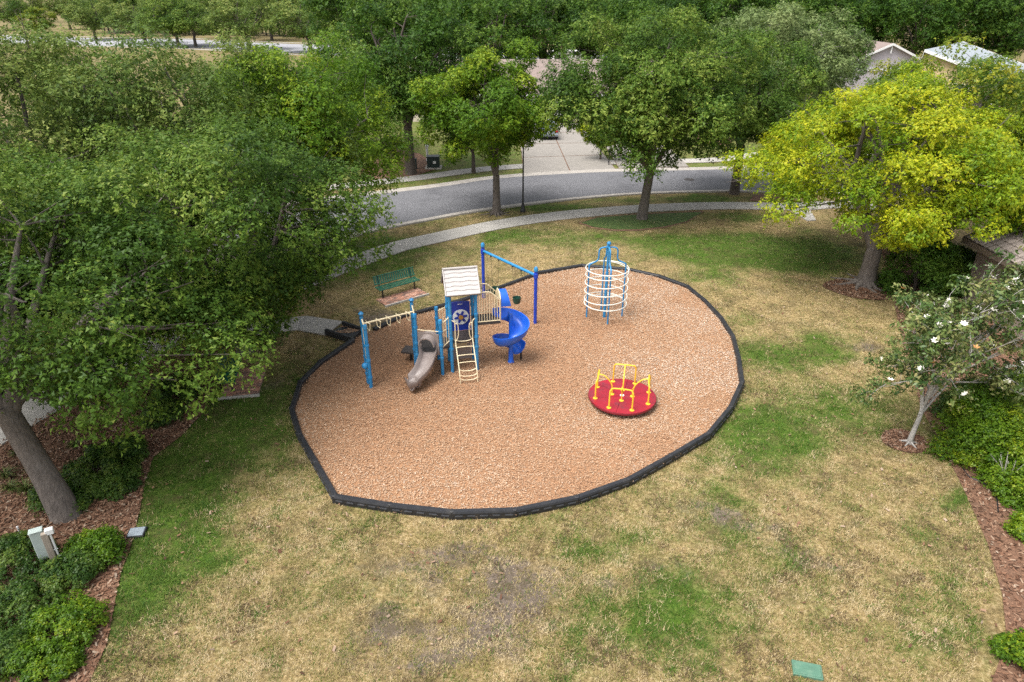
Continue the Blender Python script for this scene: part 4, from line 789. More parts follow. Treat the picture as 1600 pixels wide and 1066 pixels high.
for k, t in enumerate((.02, .2, .36, .5, .63, .75, .85)):
    p, q = lad(t, 0), lad(t, 1); sag = -.07 if k in (0, 4, 5, 6) else .015
    g = smooth_path([p, p.lerp(q, .25) + V3((0, 0, sag)), p.lerp(q, .75) + V3((0, 0, sag)), q], 3); MB().tube(g, .016, 7).build('rung', M['cream'], tw, smooth=True)
# raised bridge deck with barred arches, leading to the spiral slide
BA0, BA1 = W_, W_ + .86
deck([T(BA0 + .02, .02), T(BA1, .02), T(BA1, D_ - .04), T(BA0 + .02, D_ - .04)], BDK + ZB, name='bridge_deck')
MB().box(T(W_ - .03, D_ / 2, (TD + BDK) / 2 + ZB), (.03, D_ - .16, BDK - TD), ex=EX).build('riser', M['deck'], tw)
for b, nm in ((.02, 'barrier'), (D_ - .05, 'barrier')):
    topz = lambda u: BDK + .98 + .17 * math.sin(math.pi * min(1, u * .75 + .22)) - .18 * max(0, u - .6) / .4
    base = MB().tube([T(BA0 + .03, b, BDK + .06 + ZB), T(BA1 - .02, b, BDK + .06 + ZB)], .018, 7); n = 10
    tp = [T(BA0 + .03 + (BA1 - BA0 - .05) * k / n, b, topz(k / n) + ZB) for k in range(n + 1)]
    base.tube(tp + [T(BA1 - .02, b, BDK + .06 + ZB)], .02, 7); br_ = base.build('barrier_frame', M['cream'], tw)
    for k in range(1, 9):
        u = k / 9; a = BA0 + .03 + (BA1 - BA0 - .05) * u; MB().tube([T(a, b, BDK + .06 + ZB), T(a, b, topz(u) + ZB)], .0115, 6).build('bar', M['cream'], br_)
# end panel and blue hood over the slide mouth
mb = MB(); n = 14
pr = [(.02 + (D_ - .08) * k / n, BDK + .98 - .0 * k) for k in range(n + 1)]
outl = [(D_ - .06, BDK + .05), (D_ - .06, BDK + .9), (D_ * .75, BDK + 1.02), (.2, BDK + 1.02), (.04, BDK + .85), (.04, BDK + .1), (.12, BDK + .1), (.16, BDK + .55), (.3, BDK + .74), (.52, BDK + .74), (.64, BDK + .55), (.68, BDK + .05)]
mb.rings([[T(BA1 - .01, b, z + ZB) for b, z in outl], [T(BA1 + .02, b, z + ZB) for b, z in outl]], cap=True); mb.build('mouth_panel', M['cream'], tw)
S0 = V3((-.04, 21.66, 0))
hood = MB(); rings = []
for k in range(15):
    a = math.pi * (k / 14 * 1.12 - .06); rr = .30; b = D_ * .48 + rr * math.cos(a); z = BDK + .62 + .34 * math.sin(a) + ZB
    i_, o_ = 1.0, 1.12
    rings.append([T(BA1 + .02, D_ * .48 + rr * math.cos(a), z), T(BA1 + .36 - .1 * math.sin(a), D_ * .48 + rr * 1.02 * math.cos(a), z - .02), T(BA1 + .36 - .1 * math.sin(a), D_ * .48 + rr * 1.2 * math.cos(a), BDK + .62 + .42 * math.sin(a) + ZB), T(BA1 + .02, D_ * .48 + rr * 1.2 * math.cos(a), BDK + .62 + .42 * math.sin(a) + ZB)])
hood.rings(rings, cap=True); hood.build('slide_hood', M['slideblue'], tw, smooth=True)
# spiral slide
mb = MB(); rings = []; N = 72; A0, SW = math.pi, R(505)
for k in range(N + 1):
    u = k / N; a = A0 - SW * u; zc_ = BDK + .02 - (BDK - .36) * (u ** .97) + ZB; fl = 1.0 if u < .93 else 1 - (u - .93) * 2
    prof = [(.09, .20), (.115, .06), (.18, -.02), (.32, -.055), (.47, -.02), (.57, .09), (.615, .25), (.625, .285), (.665, .285), (.66, .24), (.60, .04), (.48, -.085), (.32, -.12), (.16, -.085), (.07, .03), (.06, .20)]
    rings.append([S0 + V3((r * math.cos(a), r * math.sin(a), zc_ + z * (fl if z > 0 else 1))) for r, z in prof])
mb.rings(rings, cap=True); sp_ = mb.build('spiral_slide', M['slideblue'], tw, smooth=50)
MB().tube([S0 + V3((0, 0, -.05)), S0 + V3((0, 0, BDK + .12 + ZB))], .075, 16).build('centre_post', M['slideblue'], sp_, smooth=True)
MB().lathe(S0 + V3((0, 0, ZB)), [(.13, -.03), (.13, .04), (.09, .12), (.085, .5)], 16).build('post_sleeve', M['slideblue'], sp_, smooth=True)
ex_ = S0 + V3((.45 * math.cos(A0 - SW), .45 * math.sin(A0 - SW), 0)); MB().tube([ex_ + V3((0, 0, -.02)), ex_ + V3((0, 0, .36))], .035, 8).build('foot_post', M['blackmetal'], sp_)
# low slide deck with its posts
C2 = V3((-3.30, 21.00, 0)); D1 = V3((-2.42, 20.74, 0)); D2 = V3((-2.66, 21.85, 0)); C1 = V3((-3.42, 21.30, 0)); C3 = V3((-3.52, 21.75, 0)); SDZ = .86
post(C2, 2.22, collars=(.7, 1.15, 1.75)); post(D1, 2.12, collars=(.7, 1.2, 1.7)); post(D2, 2.1, collars=(1.2, 1.7)); post(C1, 2.55, cap='ball', collars=(.75, 1.3))
deck([C2, D1, D2, C3], SDZ + ZB)
deck([V3((-3.98, 21.62, 0)), V3((-3.45, 21.48, 0)), V3((-3.36, 22.0, 0)), V3((-3.88, 22.12, 0))], .48 + ZB, name='transfer_step')
MB().tube([V3((-3.66, 21.8, 0)), V3((-3.66, 21.8, .45 + ZB))], .05, 8).build('step_post', M['blackmetal'], tw)
deck([D1 + V3((.03, .12, 0)), T(-.02, .05), T(-.02, D_ - .1), D2 + V3((.05, -.1, 0))], (SDZ + TD) / 2 + ZB, name='step_deck')
def rail(pts, r=.018, m='cream', name='rail', sub=4): return MB().tube(smooth_path(pts, sub), r, 7).build(name, M[m], tw, smooth=True)
for p, q in ((D1, T(0, 0)), (D2, T(0, D_))):
    rail([p + V3((0, 0, SDZ + 1.08 + ZB)), p.lerp(q, .5) + V3((0, 0, SDZ + 1.22 + ZB)), V3((q.x, q.y, TD + .98 + ZB))]); rail([p + V3((0, 0, SDZ + .2 + ZB)), V3((q.x, q.y, TD + .12 + ZB))])
    for t in (.3, .55, .8):
        z0_, z1_ = SDZ + .2 + (TD + .12 - SDZ - .2) * t, SDZ + 1.08 + (TD + .98 - SDZ - 1.08) * t + .06; w_ = p.lerp(q, t); MB().tube([V3((w_.x, w_.y, z0_ + ZB)), V3((w_.x, w_.y, z1_ + ZB))], .012, 6).build('bar', M['cream'], tw)
rail([C2 + V3((0, 0, SDZ + .80 + ZB)), D1 + V3((0, 0, SDZ + .84 + ZB))], .014, sub=1)
# taupe slide: entry panel with arched hood, curved trough
ex2 = (D1 - C2).normalized(); ey2 = V3((-ex2.y, ex2.x, 0)); mc = (C2 + D1) / 2; Q = lambda a, b, z: mc + ex2 * a + ey2 * b + V3((0, 0, z + ZB)); hw = (D1 - C2).length / 2 - .07
n = 12; arc = [(.27 * math.cos(math.pi * k / n), SDZ + .38 + .25 * math.sin(math.pi * k / n)) for k in range(n + 1)]
outl = [(hw, SDZ - .05), (hw, SDZ + .72), (.2, SDZ + .76), (-.2, SDZ + .76), (-hw, SDZ + .72), (-hw, SDZ - .05), (-.27, SDZ - .05)] + arc[::-1] + [(.27, SDZ - .05)]
mb = MB(); mb.rings([[Q(a, .01, z) for a, z in outl], [Q(a, -.03, z) for a, z in outl]], cap=True); ep = mb.build('slide_entry_panel', M['taupe'], tw)
mb = MB(); rings = []
for k in range(n + 1):
    a = math.pi * k / n; ci, si = math.cos(a), math.sin(a)
    rings.append([Q(.26 * ci, .16, SDZ + .42 + .30 * si), Q(.26 * ci, -.24, SDZ + .34 + .26 * si), Q(.30 * ci, -.24, SDZ + .34 + .30 * si), Q(.30 * ci, .16, SDZ + .42 + .35 * si)])
mb.rings(rings, cap=True); mb.build('slide_hood', M['taupe'], ep, smooth=50)
e0 = Q(0, -.02, 0); end = P(640, 605, .2)
cen_ = smooth_path([V3((e0.x, e0.y, SDZ + ZB)), V3((e0.x - .02, e0.y - .38, SDZ - .12 + ZB)), V3((e0.x - .16, e0.y - .85, .52 + ZB)), V3((e0.x - .46, e0.y - 1.16, .26 + ZB)), V3((end.x + .14, end.y + .02, .16 + ZB)), V3((end.x, end.y - .05, .12 + ZB))], 6)
mb = MB(); rings = []; m_ = len(cen_)
for i, p in enumerate(cen_):
    a, b = cen_[max(0, i - 1)], cen_[min(m_ - 1, i + 1)]; t = (b - a); t.z = 0; t.normalize(); sd = V3((-t.y, t.x, 0)); u = i / (m_ - 1); wl = 1 if u < .86 else max(.12, 1 - (u - .86) * 6)
    prof = [(-.29, .24), (-.25, .20), (-.22, .05), (-.14, 0), (.14, 0), (.22, .05), (.25, .20), (.29, .24), (.30, .20), (.26, .02), (.17, -.04), (-.17, -.04), (-.26, .02), (-.30, .20)]
    rings.append([p + sd * o_ + V3((0, 0, z * (wl if z > 0 else 1))) for o_, z in prof])
mb.rings(rings, cap=True); sl = mb.build('curved_slide', M['taupe'], tw, smooth=50)
fp = cen_[-4]; MB().tube([V3((fp.x, fp.y, 0)), fp + V3((0, 0, -.04))], .03, 8).build('foot_post', M['blackmetal'], sl)
# overhead beam with hanging rungs
A2 = V3((-4.75, 19.83, 0)); A1 = V3((-4.90, 20.12, 0))
post(A2, 2.36, cap='flat', collars=(.45, 1.1, 1.65)); post(A1, 2.58, cap='ball', collars=(.45, 1.1))
bA, bC = V3((-4.86, 20.04, 2.42)), V3((-3.38, 21.16, 2.22 + .12))
MB().tube([A1 + V3((0, 0, 2.6)), A2 + V3((0, 0, 2.33))], .024, 7).build('beam_bracket', M['cream'], tw); MB().tube([C1 + V3((0, 0, 2.58)), C2 + V3((0, 0, 2.2))], .024, 7).build('beam_bracket', M['cream'], tw)
bm_ = MB().tube([bA, bC], .03, 8).build('overhead_beam', M['cream'], tw, smooth=True)
dB = (bC - bA).normalized(); sB = V3((-dB.y, dB.x, 0))
for k in range(5):
    p = bA.lerp(bC, (k + .5) / 5); MB().tube([p + sB * .16 + V3((0, 0, -.0)), p + sB * .10 + V3((0, 0, -.26)), p - sB * .10 + V3((0, 0, -.26)), p - sB * .16], .015, 6).build('hanging_rung', M['cream'], tw)
    MB().tube([p - sB * .17, p + sB * .17], .016, 6).build('cross_arm', M['cream'], tw)
MB().tube([A1 + V3((.05, -.08, .4)), A1 + V3((.03, -.1, 2.3))], .013, 6).build('climbing_pole', M['cream'], tw)
kn = A2 + V3((-.13, -.02, .98)); MB().lathe(kn, [(.05, -.10), (.09, -.06), (.11, 0), (.09, .07), (.04, .11)], 12).build('talk_horn', M['blue'], tw, smooth=True); MB().tube([kn, A2 + V3((0, 0, .98))], .03, 8).build('horn_bracket', M['blue'], tw)
# ---- swing
SR, SL = P(836, 510), P(756, 470); sw = thing('swing_set', (SR.x, SR.y, ZB), 'royal blue single-beam swing frame with two tall posts', 'swing')
for p, h in ((SR, 2.52), (SL, 2.62)):
    p = V3((p.x, p.y, 0)); o = MB().tube([p + V3((0, 0, -.05)), p + V3((0, 0, h))], .068, 14).build('post', M['deepblue'], sw, smooth=True); MB().lathe(p + V3((0, 0, h)), [(.082, -.14), (.082, -.02), (.05, .03)], 14).build('cap', M['blue'], o, smooth=True); MB().lathe(p + V3((0, 0, h - .34)), [(.075, -.1), (.09, -.09), (.09, .09), (.075, .1)], 14).build('collar', M['deepblue'], o, smooth=True)
b0_, b1_ = V3((SL.x, SL.y, 2.30)), V3((SR.x, SR.y, 2.20)); MB().tube([b0_, b1_], .06, 12).build('top_beam', M['blue'], sw, smooth=True)
dS = (b1_ - b0_).normalized(); nS = V3((-dS.y, dS.x, 0)).normalized()
for t, sz_, lab in ((.24, .72, 'dark bucket swing seat hidden behind the slide hood'), (.66, .74, 'dark green bucket swing seat hanging on thin chains')):
    c_ = b0_.lerp(b1_, t); seat = thing('bucket_swing', (c_.x, c_.y, sz_), lab, 'swing', 'bucket swings')
    mb = MB(); n = 16
    outer = [[V3((c_.x + r * math.cos(2 * math.pi * k / n) * .8, c_.y + r * math.sin(2 * math.pi * k / n) * .8, sz_ + z)) for k in range(n)] for r, z in ((.08, -.13), (.17, -.10), (.21, .02), (.22, .16), (.20, .16), (.18, .02), (.14, -.06), (.05, -.08))]
    mb.rings(outer, cap=True); mb.build('bucket', M['greenplastic'], seat, smooth=True)
    for s_ in (-1, 1):
        tp_ = c_ + dS * s_ * .27 + V3((0, 0, -.05)); bt = V3((c_.x, c_.y, sz_ + .16)) + dS * s_ * .17; mb = MB(); L = (tp_ - bt).length; nl = int(L / .07)
        for k in range(nl):
            q0 = bt.lerp(tp_, k / nl); q1 = bt.lerp(tp_, (k + 1.15) / nl); mb.tube([q0, q1], .0085 if k % 2 else .006, 4)
        mb.build('chain', M['chain'], seat)
        MB().box(tp_ + V3((0, 0, .0)), (.05, .05, .12), ex=dS).build('hanger', M['blackmetal'], sw)
# ---- ring climber
CC = V3((3.82, 25.66, ZB)); cl = thing('ring_climber', CC, 'azure climber with cream coil rings around a central pole', 'climber')
MB().tube([CC + V3((0, 0, -.1)), CC + V3((0, 0, 1.95))], .062, 14).build('centre_pole', M['blue'], cl, smooth=True); MB().tube([CC + V3((0, 0, 1.9)), CC + V3((0, 0, 3.1))], .045, 12).build('upper_pole', M['blue'], cl, smooth=True)
MB().lathe(CC + V3((0, 0, 3.1)), [(.05, -.02), (.085, .02), (.09, .07), (.05, .12)], 14).build('cap', M['blue'], cl, smooth=True)
for k in range(4):
    a = k * math.pi / 2 + .06; d = V3((math.cos(a), math.sin(a), 0)); pts = [CC + d * .74 + V3((0, 0, z)) for z in (-.1, .8, 1.7, 2.18)] + [CC + d * .70 + V3((0, 0, 2.30)), CC + d * .46 + V3((0, 0, 2.42)), CC + d * .38 + V3((0, 0, 2.55)), CC + d * .37 + V3((0, 0, 2.84)), CC + d * .29 + V3((0, 0, 2.97)), CC + d * .04 + V3((0, 0, 3.0))]
    MB().tube(smooth_path(pts, 3), .032, 8).build('leg', M['blue'], cl, smooth=True)
hx = [CC + V3((.86 * math.cos(t), .86 * math.sin(t), .62 + 1.5 * t / (4.3 * 2 * math.pi))) for t in np.linspace(0, 4.3 * 2 * math.pi, 190)]
MB().tube(hx, .021, 6).build('coil', M['palering'], cl, smooth=True)
for zc_ in (.62, 2.12): MB().tube([CC + V3((.86 * math.cos(t), .86 * math.sin(t), zc_)) for t in np.linspace(0, 2 * math.pi, 48)[:-1]], .021, 6, closed=True).build('ring', M['palering'], cl, smooth=True)
# ---- merry-go-round
MC = V3((3.59, 19.02, 0)); mg = thing('merry_go_round', MC, 'red round merry-go-round with yellow grab bars on wood chips', 'merry-go-round'); MR = 1.095; MZ = .32
for k in range(6):
    a0, a1 = k * math.pi / 3 + .2, (k + 1) * math.pi / 3 + .2; g = .012; n = 10; arc = [MC + V3((MR * .985 * math.cos(a0 + (a1 - a0) * j / n), MR * .985 * math.sin(a0 + (a1 - a0) * j / n), MZ)) for j in range(n + 1)]
    d0 = V3((math.cos((a0 + a1) / 2), math.sin((a0 + a1) / 2), 0)) * g; mb = MB(); top = [MC + V3((0, 0, MZ)) + d0] + [p + d0 * .6 for p in arc]; mb.rings([[p - V3((0, 0, .035)) for p in top], top], cap=True); mb.build('deck_panel', M['red'], mg)
MB().lathe(MC, [(MR * .9, MZ - .1), (MR, MZ - .075), (MR + .012, MZ - .03), (MR, MZ - .004), (MR * .97, MZ - .008), (MR * .96, MZ - .05)], 56).build('rim', M['redrim'], mg, smooth=True)
MB().lathe(MC, [(.34, .02), (.3, .12), (.2, MZ - .1), (MR * .88, MZ - .08), (MR * .88, MZ - .05)], 32).build('base', M['blackmetal'], mg, smooth=True)
MB().lathe(MC, [(.07, MZ - .01), (.07, MZ + .012), (.045, MZ + .02)], 16).build('hub_cap', M['white'], mg)
for k in range(4):
    a = R(78) + k * math.pi / 2; er = V3((math.cos(a), math.sin(a), 0)); et = V3((-er.y, er.x, 0)); Z = lambda r, t, z: MC + er * r + et * t + V3((0, 0, MZ + z)); RH = .70
    h = MB().tube(smooth_path([Z(.84, -.36, 0), Z(.84, -.36, RH * .75), Z(.82, -.33, RH * .93), Z(.80, -.24, RH), Z(.80, .24, RH), Z(.82, .33, RH * .93), Z(.84, .36, RH * .75), Z(.84, .36, 0)], 3), .026, 8).build('grab_bar', M['yellow'], mg, smooth=True)
    MB().tube(smooth_path([Z(.80, 0, RH), Z(.62, 0, RH * .96), Z(.42, 0, RH * .68), Z(.34, 0, RH * .4), Z(.33, 0, 0)], 3), .023, 8).build('brace', M['yellow'], h, smooth=True)
    for r_, t_ in ((.84, -.36), (.84, .36), (.33, 0)): MB().lathe(Z(r_, t_, 0), [(.075, -.002), (.075, .018), (.03, .03)], 12).build('flange', M['yellow'], h)
# ================================================================ BENCHES ON BRICK PADS
bk_me = {}
def brick_mesh(key):
    if key not in bk_me:
        mb = MB().box((0, 0, 0), (.196, .096, .06), bev=.006); me = bpy.data.meshes.new('brick'); me.from_pydata([tuple(q) for q in mb.v], [], mb.f); me.materials.append(M[key]); bk_me[key] = me
    return bk_me[key]
def brick_pad(name, label, A, ex, ey, nL, nW, sc):
    pad = thing(name, (A.x, A.y, 0), label, 'brick pad'); L, W = nL * .2 * sc, nW * .1 * sc
    c_ = A + ex * L / 2 + ey * W / 2; MB().box(c_ + V3((0, 0, .018)), (L + .02, W + .02, .06), ex=ex).build('bedding', M['sand'], pad)
    e = MB(); e.box(A + ex * L / 2 - ey * .04 + V3((0, 0, .03)), (L + .1, .07, .1), ex=ex); e.build('edging', M['concrete'], pad)
    ang = math.atan2(ex.y, ex.x)
    for j in range(nW):
        for i in range(nL + (j % 2)):
            o = link('brick', brick_mesh(('brick', 'brick_b', 'brick_c', 'brick')[rs.randint(4)]), pad); u = (i + .5 - .5 * (j % 2)) * .2 * sc; half = (j % 2) and i in (0, nL); sx = .5 if half else 1
            if half: u = .05 * sc if i == 0 else L - .05 * sc
            p = A + ex * u + ey * (j + .5) * .1 * sc; o.location = p - ORG[pad.name] + V3((0, 0, .045 + rs.uniform(-.003, .004))); o.rotation_euler.z = ang; o.scale = (sc * sx, sc, 1)
    return pad
def bench(label, C_, ex, facing, L=1.9):
    """C_ centre of the seat on the ground, ex along the bench, facing = unit vector to the front"""
    t = thing('park_bench', (C_.x, C_.y, .07), label, 'bench', 'park benches on brick pads'); Z0 = .07; q = lambda a, f_, z: C_ + ex * a + facing * f_ + V3((0, 0, z + Z0))
    def strap(rows, name):
        fr = MB()
        fr.tube([q(-L / 2, rows[0][0], rows[0][1]), q(L / 2, rows[0][0], rows[0][1])], .022, 7); fr.tube([q(-L / 2, rows[-1][0], rows[-1][1]), q(L / 2, rows[-1][0], rows[-1][1])], .022, 7); fo = fr.build(name, M['benchgreen'], t)
        for k in range(19):
            a = -L / 2 + L * (k + .5) / 19; mb = MB(); mb.rings([[q(a - .036, f_, z + .006) for f_, z in rows] + [q(a - .036, f_, z - .006) for f_, z in rows[::-1]], [q(a + .036, f_, z + .006) for f_, z in rows] + [q(a + .036, f_, z - .006) for f_, z in rows[::-1]]], cap=True); mb.build('slat', M['benchgreen'], fo)
    strap([(.22, .42), (.20, .445), (.0, .43), (-.2, .44)], 'seat'); strap([(-.22, .55), (-.25, .62), (-.30, .78), (-.33, .88)], 'backrest')
    for s_ in (-1, 1):
        a = s_ * (L / 2 - .22); MB().tube([q(a, .08, -.04), q(a, .06, .40)], .032, 8).build('leg', M['blackmetal'], t)
        MB().tube(smooth_path([q(a, .2, .41), q(a, -.12, .40), q(a, -.22, .5), q(a, -.34, .92)], 3), .024, 7).build('bracket', M['blackmetal'], t)
        MB().lathe(q(a, .08, .0), [(.07, -.012), (.07, .004), (.03, .012)], 10).build('foot_plate', M['blackmetal'], t)
    return t
q0, q1, q2, q3 = [P(*c_) for c_ in pads_px['far']]; ex = (q2 - q1).normalized(); ey = V3((-ex.y, ex.x, 0))
brick_pad('brick_pad', 'pinkish brick pad under the bench beside the playground', q1, ex, ey, 10, 8, 1.05)
l0, l1 = P(596.5, 468), P(650.4, 453); ex = (l1 - l0).normalized(); ey = V3((-ex.y, ex.x, 0)); bench('green slatted bench on pinkish bricks near the roofed tower', (l0 + l1) / 2 + ey * .08, ex, -ey, 2.05)
q0, q1, q2, q3 = [P(*c_) for c_ in pads_px['left']]; ex = (q1 - q0).normalized(); ey = V3((-ex.y, ex.x, 0))
brick_pad('brick_pad', 'mixed brown brick pad at the left under oak branches', q0, ex, ey, 6, 19, 1.02)
exb = (q2 - q1).normalized(); fb = V3((exb.y, -exb.x, 0)); bench('dark green bench half hidden under oak leaves on brown bricks', q0 + ex * .30 + exb * 1.02, exb, ex, 1.8)
# ================================================================ STREET FURNITURE AND SMALL THINGS
# lamp post (its head is up in the leaves)
b = P(817, 331); lp_ = thing('lamp_post', b, 'black lamp post on the verge between two street trees', 'lamp')
MB().lathe(b, [(.17, -.03), (.17, .12), (.12, .2), (.10, .45), (.075, .52), (.055, .6)], 14).build('base', M['lamp'], lp_, smooth=True)
MB().tube([b + V3((0, 0, .55)), b + V3((0, 0, 4.0))], [.052, .042], 12).build('pole', M['lamp'], lp_, smooth=True)
MB().lathe(b + V3((0, 0, 4.0)), [(.05, -.05), (.10, .0), (.11, .05), (.06, .08)], 14).build('collar', M['lamp'], lp_, smooth=True)
MB().lathe(b + V3((0, 0, 4.08)), [(.08, 0), (.16, .1), (.17, .28), (.11, .4)], 14).build('globe', M['frost'], lp_, smooth=True)
MB().lathe(b + V3((0, 0, 4.48)), [(.13, -.02), (.12, .03), (.03, .12), (.01, .18)], 14).build('finial', M['lamp'], lp_, smooth=True)
# storm inlet apron with lid
c_ = P(512, 391)
pts = px_poly([(468, 402), (488, 388), (500, 386), (512, 381), (548, 371), (553, 374.5), (536, 381), (533, 388), (538, 395), (531, 400.5), (508, 405), (480, 409)])
inl = thing('storm_inlet', (c_.x, c_.y, 0), 'concrete storm inlet apron with round iron lid at the kerb', 'inlet'); area = sum(pts[i][0] * pts[(i + 1) % len(pts)][1] - pts[(i + 1) % len(pts)][0] * pts[i][1] for i in range(len(pts)))
MB().prism(pts if area > 0 else pts[::-1], -.02, .115).build('apron', M['concrete'], inl); lc = P(517, 394)
MB().lathe((lc.x, lc.y, 0), [(.36, .10), (.36, .122), (.33, .126), (.31, .121), (.05, .121)], 24).build('lid', M['iron'], inl)
# manhole on the road
mh = P(1077, 281); mo = thing('manhole_cover', (mh.x, mh.y, 0), 'round iron manhole cover on the grey street', 'manhole'); MB().lathe((mh.x, mh.y, 0), [(.46, .008), (.46, .018), (.40, .02)], 28).build('frame', M['asphalt'], mo); MB().lathe((mh.x, mh.y, 0), [(.37, .015), (.37, .026), (.34, .03), (.1, .028)], 28).build('cover', M['iron'], mo)
# irrigation lids
def lid(name, label, cx, cy, w_, l_, rz, m):
    c_ = P(cx, cy); o = thing(name, (c_.x, c_.y, 0), label, 'lid'); MB().box(c_ + V3((0, 0, .02)), (w_ + .06, l_ + .06, .08), rz, bev=.01).build('frame', M['blackmetal'] if m is M['lidgrey'] else m, o); MB().box(c_ + V3((0, 0, .065)), (w_, l_, .03), rz, bev=.012).build('cover', m, o); MB().box(c_ + V3((math.cos(rz) * w_ * .0, 0, .082)), (w_ * .3, .03, .006), rz).build('grip', m, o)
lid('valve_box', 'blue-grey square lid at the mulch edge on the left', 214, 834, .36, .30, R(10), M['lidgrey']); lid('valve_box', 'green rectangular lid in the grass at the bottom', 1261, 1049, .50, .28, R(-14), M['lidgreen'])
# metered power pedestal among the left shrubs
b = P(88, 882); pe = thing('power_pedestal', b, 'grey-green metal box on a wooden post with white conduit, among shrubs', 'pedestal'); hz_ = 1.05
MB().box(b + V3((0, 0, .47)), (.13, .13, 1.0), .5, bev=.008).build('post', M['wood'], pe)
MB().box(b + V3((-.20, .03, .60)), (.26, .16, .80), .5, bev=.02).build('cabinet', M['paleteal'], pe); MB().box(b + V3((-.20, .03, 1.015)), (.28, .19, .03), .5, bev=.01).build('cabinet_lid', M['paleteal'], pe)
MB().box(b + V3((-.235, -.05, .7)), (.09, .012, .03), .5).build('latch', M['steel'], pe)
MB().box(b + V3((.10, .05, .98)), (.17, .12, .15), .5, bev=.015).build('timer_box', M['trim'], pe); MB().tube([b + V3((.11, .03, -.02)), b + V3((.11, .03, .92))], .024, 8).build('conduit', M['trim'], pe)
MB().tube([b + V3((.075, -.0, .45)), b + V3((.14, .05, .45))], .02, 6).build('clamp', M['steel'], pe)
sb = P(33, 838); mb = MB().tube([sb, sb + V3((0, 0, .3))], .02, 8); o = mb.build('marker_stake', M['trim'], org=sb, smooth=True); tag(o, 'short white pipe stake beside the metal pedestal', 'stake'); MB().lathe(sb + V3((0, 0, .3)), [(.024, -.03), (.026, .01), (.012, .02)], 8).build('cap', M['trim'], o)
# transformer across the street
b = P(677, 264); tf = thing('transformer_box', b, 'dark green utility transformer box on concrete across the street', 'utility box')
MB().box(b + V3((0, .3, .04)), (1.25, 1.1, .12), .05, bev=.02).build('pad', M['concrete'], tf); MB().box(b + V3((0, .3, .48)), (.95, .8, .78), .05, bev=.03).build('cabinet', M['utilgreen'], tf); MB().box(b + V3((0, .3, .90)), (1.0, .85, .07), .05, bev=.02).build('top', M['utilgreen'], tf); MB().box(b + V3((.12, -.12, .52)), (.22, .012, .2), .05).build('label_plate', M['trim'], tf)
b = P(668, 252); o = MB().tube([b + V3((0, 0, -.05)), b + V3((0, 0, 1.15))], .09, 10).build('vent_post', M['trim'], org=b, smooth=True); tag(o, 'white capped utility post behind the transformer box', 'post'); MB().lathe(b + V3((0, 0, 1.15)), [(.15, -.04), (.16, .08), (.08, .16)], 12).build('cap', M['trim'], o)
b = P(649, 264); ub = thing('utility_pedestal', b, 'narrow dark green utility pedestal beside the black trunk', 'utility box'); MB().box(b + V3((0, 0, .36)), (.26, .26, .78), bev=.03).build('cabinet', M['utilgreen'], ub); MB().box(b + V3((0, 0, .77)), (.29, .29, .05), bev=.015).build('top', M['utilgreen'], ub)
def mailbox(px_, py_, lab):
    b = P(px_, py_); t = thing('mailbox', b, lab, 'mailbox', 'mailboxes at the driveways'); MB().tube([b + V3((0, 0, -.05)), b + V3((0, 0, 1.05))], .045, 8).build('post', M['blackmetal'], t)
    n = 8; outl = [(-.09, 1.0), (.09, 1.0)] + [(.09 * math.cos(math.pi * k / n), 1.13 + .09 * math.sin(math.pi * k / n)) for k in range(n + 1)]; mb = MB(); mb.rings([[b + V3((x_, -.25, z_)) for x_, z_ in outl], [b + V3((x_, .25, z_)) for x_, z_ in outl]], cap=True); bx = mb.build('box', M['blackmetal'], t); MB().box(b + V3((.1, 0, 1.18)), (.012, .05, .13)).build('flag', M['taillight'], bx)
mailbox(951, 259, 'black mailbox in the grass wedge between two driveways')
# street light far away
b = P(883, 72); sl_ = thing('street_light', b, 'tall pale street light pole over the far oak', 'street light'); MB().tube([b + V3((0, 0, -.1)), b + V3((0, 0, 11.2))], [.16, .1], 8).build('pole', M['steel'], sl_); MB().tube([b + V3((0, 0, 11.1)), b + V3((.9, -.4, 11.5))], .07, 6).build('arm', M['steel'], sl_); MB().box(b + V3((1.1, -.5, 11.5)), (.9, .4, .16), -.4, bev=.04).build('head', M['trim'], sl_)
# white utility trailer glimpsed at the far road
b = P(884, 98); vt = thing('white_van', b, 'white van glimpsed through the trees near the far road', 'van')
MB().box(b + V3((0, 0, 1.35)), (5.2, 2.0, 1.9), .25, bev=.2).build('body', M['trim'], vt)
MB().box(b + V3((2.95, .75, 1.0)), (1.2, 1.9, 1.2), .25, bev=.25).build('bonnet', M['trim'], vt)
for sx in (-1.7, 2.4):
    for sy in (-1.0, 1.0): w_ = b + Matrix.Rotation(.25, 3, 'Z') @ V3((sx, sy, .36)); ax_ = Matrix.Rotation(.25, 3, 'Z') @ V3((0, .12, 0)); MB().tube([w_ - ax_, w_ + ax_], .36, 14).build('wheel', M['rubber'], vt)
for sy in (-1.02, 1.02): MB().box(b + Matrix.Rotation(.25, 3, 'Z') @ V3((1.6, sy, 1.75)), (1.2, .03, .6), .25).build('window', M['glass'], vt)
# small yellow leaf bunch, hose on the right bed
hp = smooth_path([P(1503, 728, .05), P(1515, 745, .05), P(1540, 757, .05), P(1556, 775, .05), P(1560, 800, .05)], 6); tag(MB().tube([p - hp[0] * 0 for p in hp], .018, 6).build('drip_hose', M['blackmetal'], org=hp[0], smooth=True), 'thin black drip hose lying on the right mulch bed', 'hose')
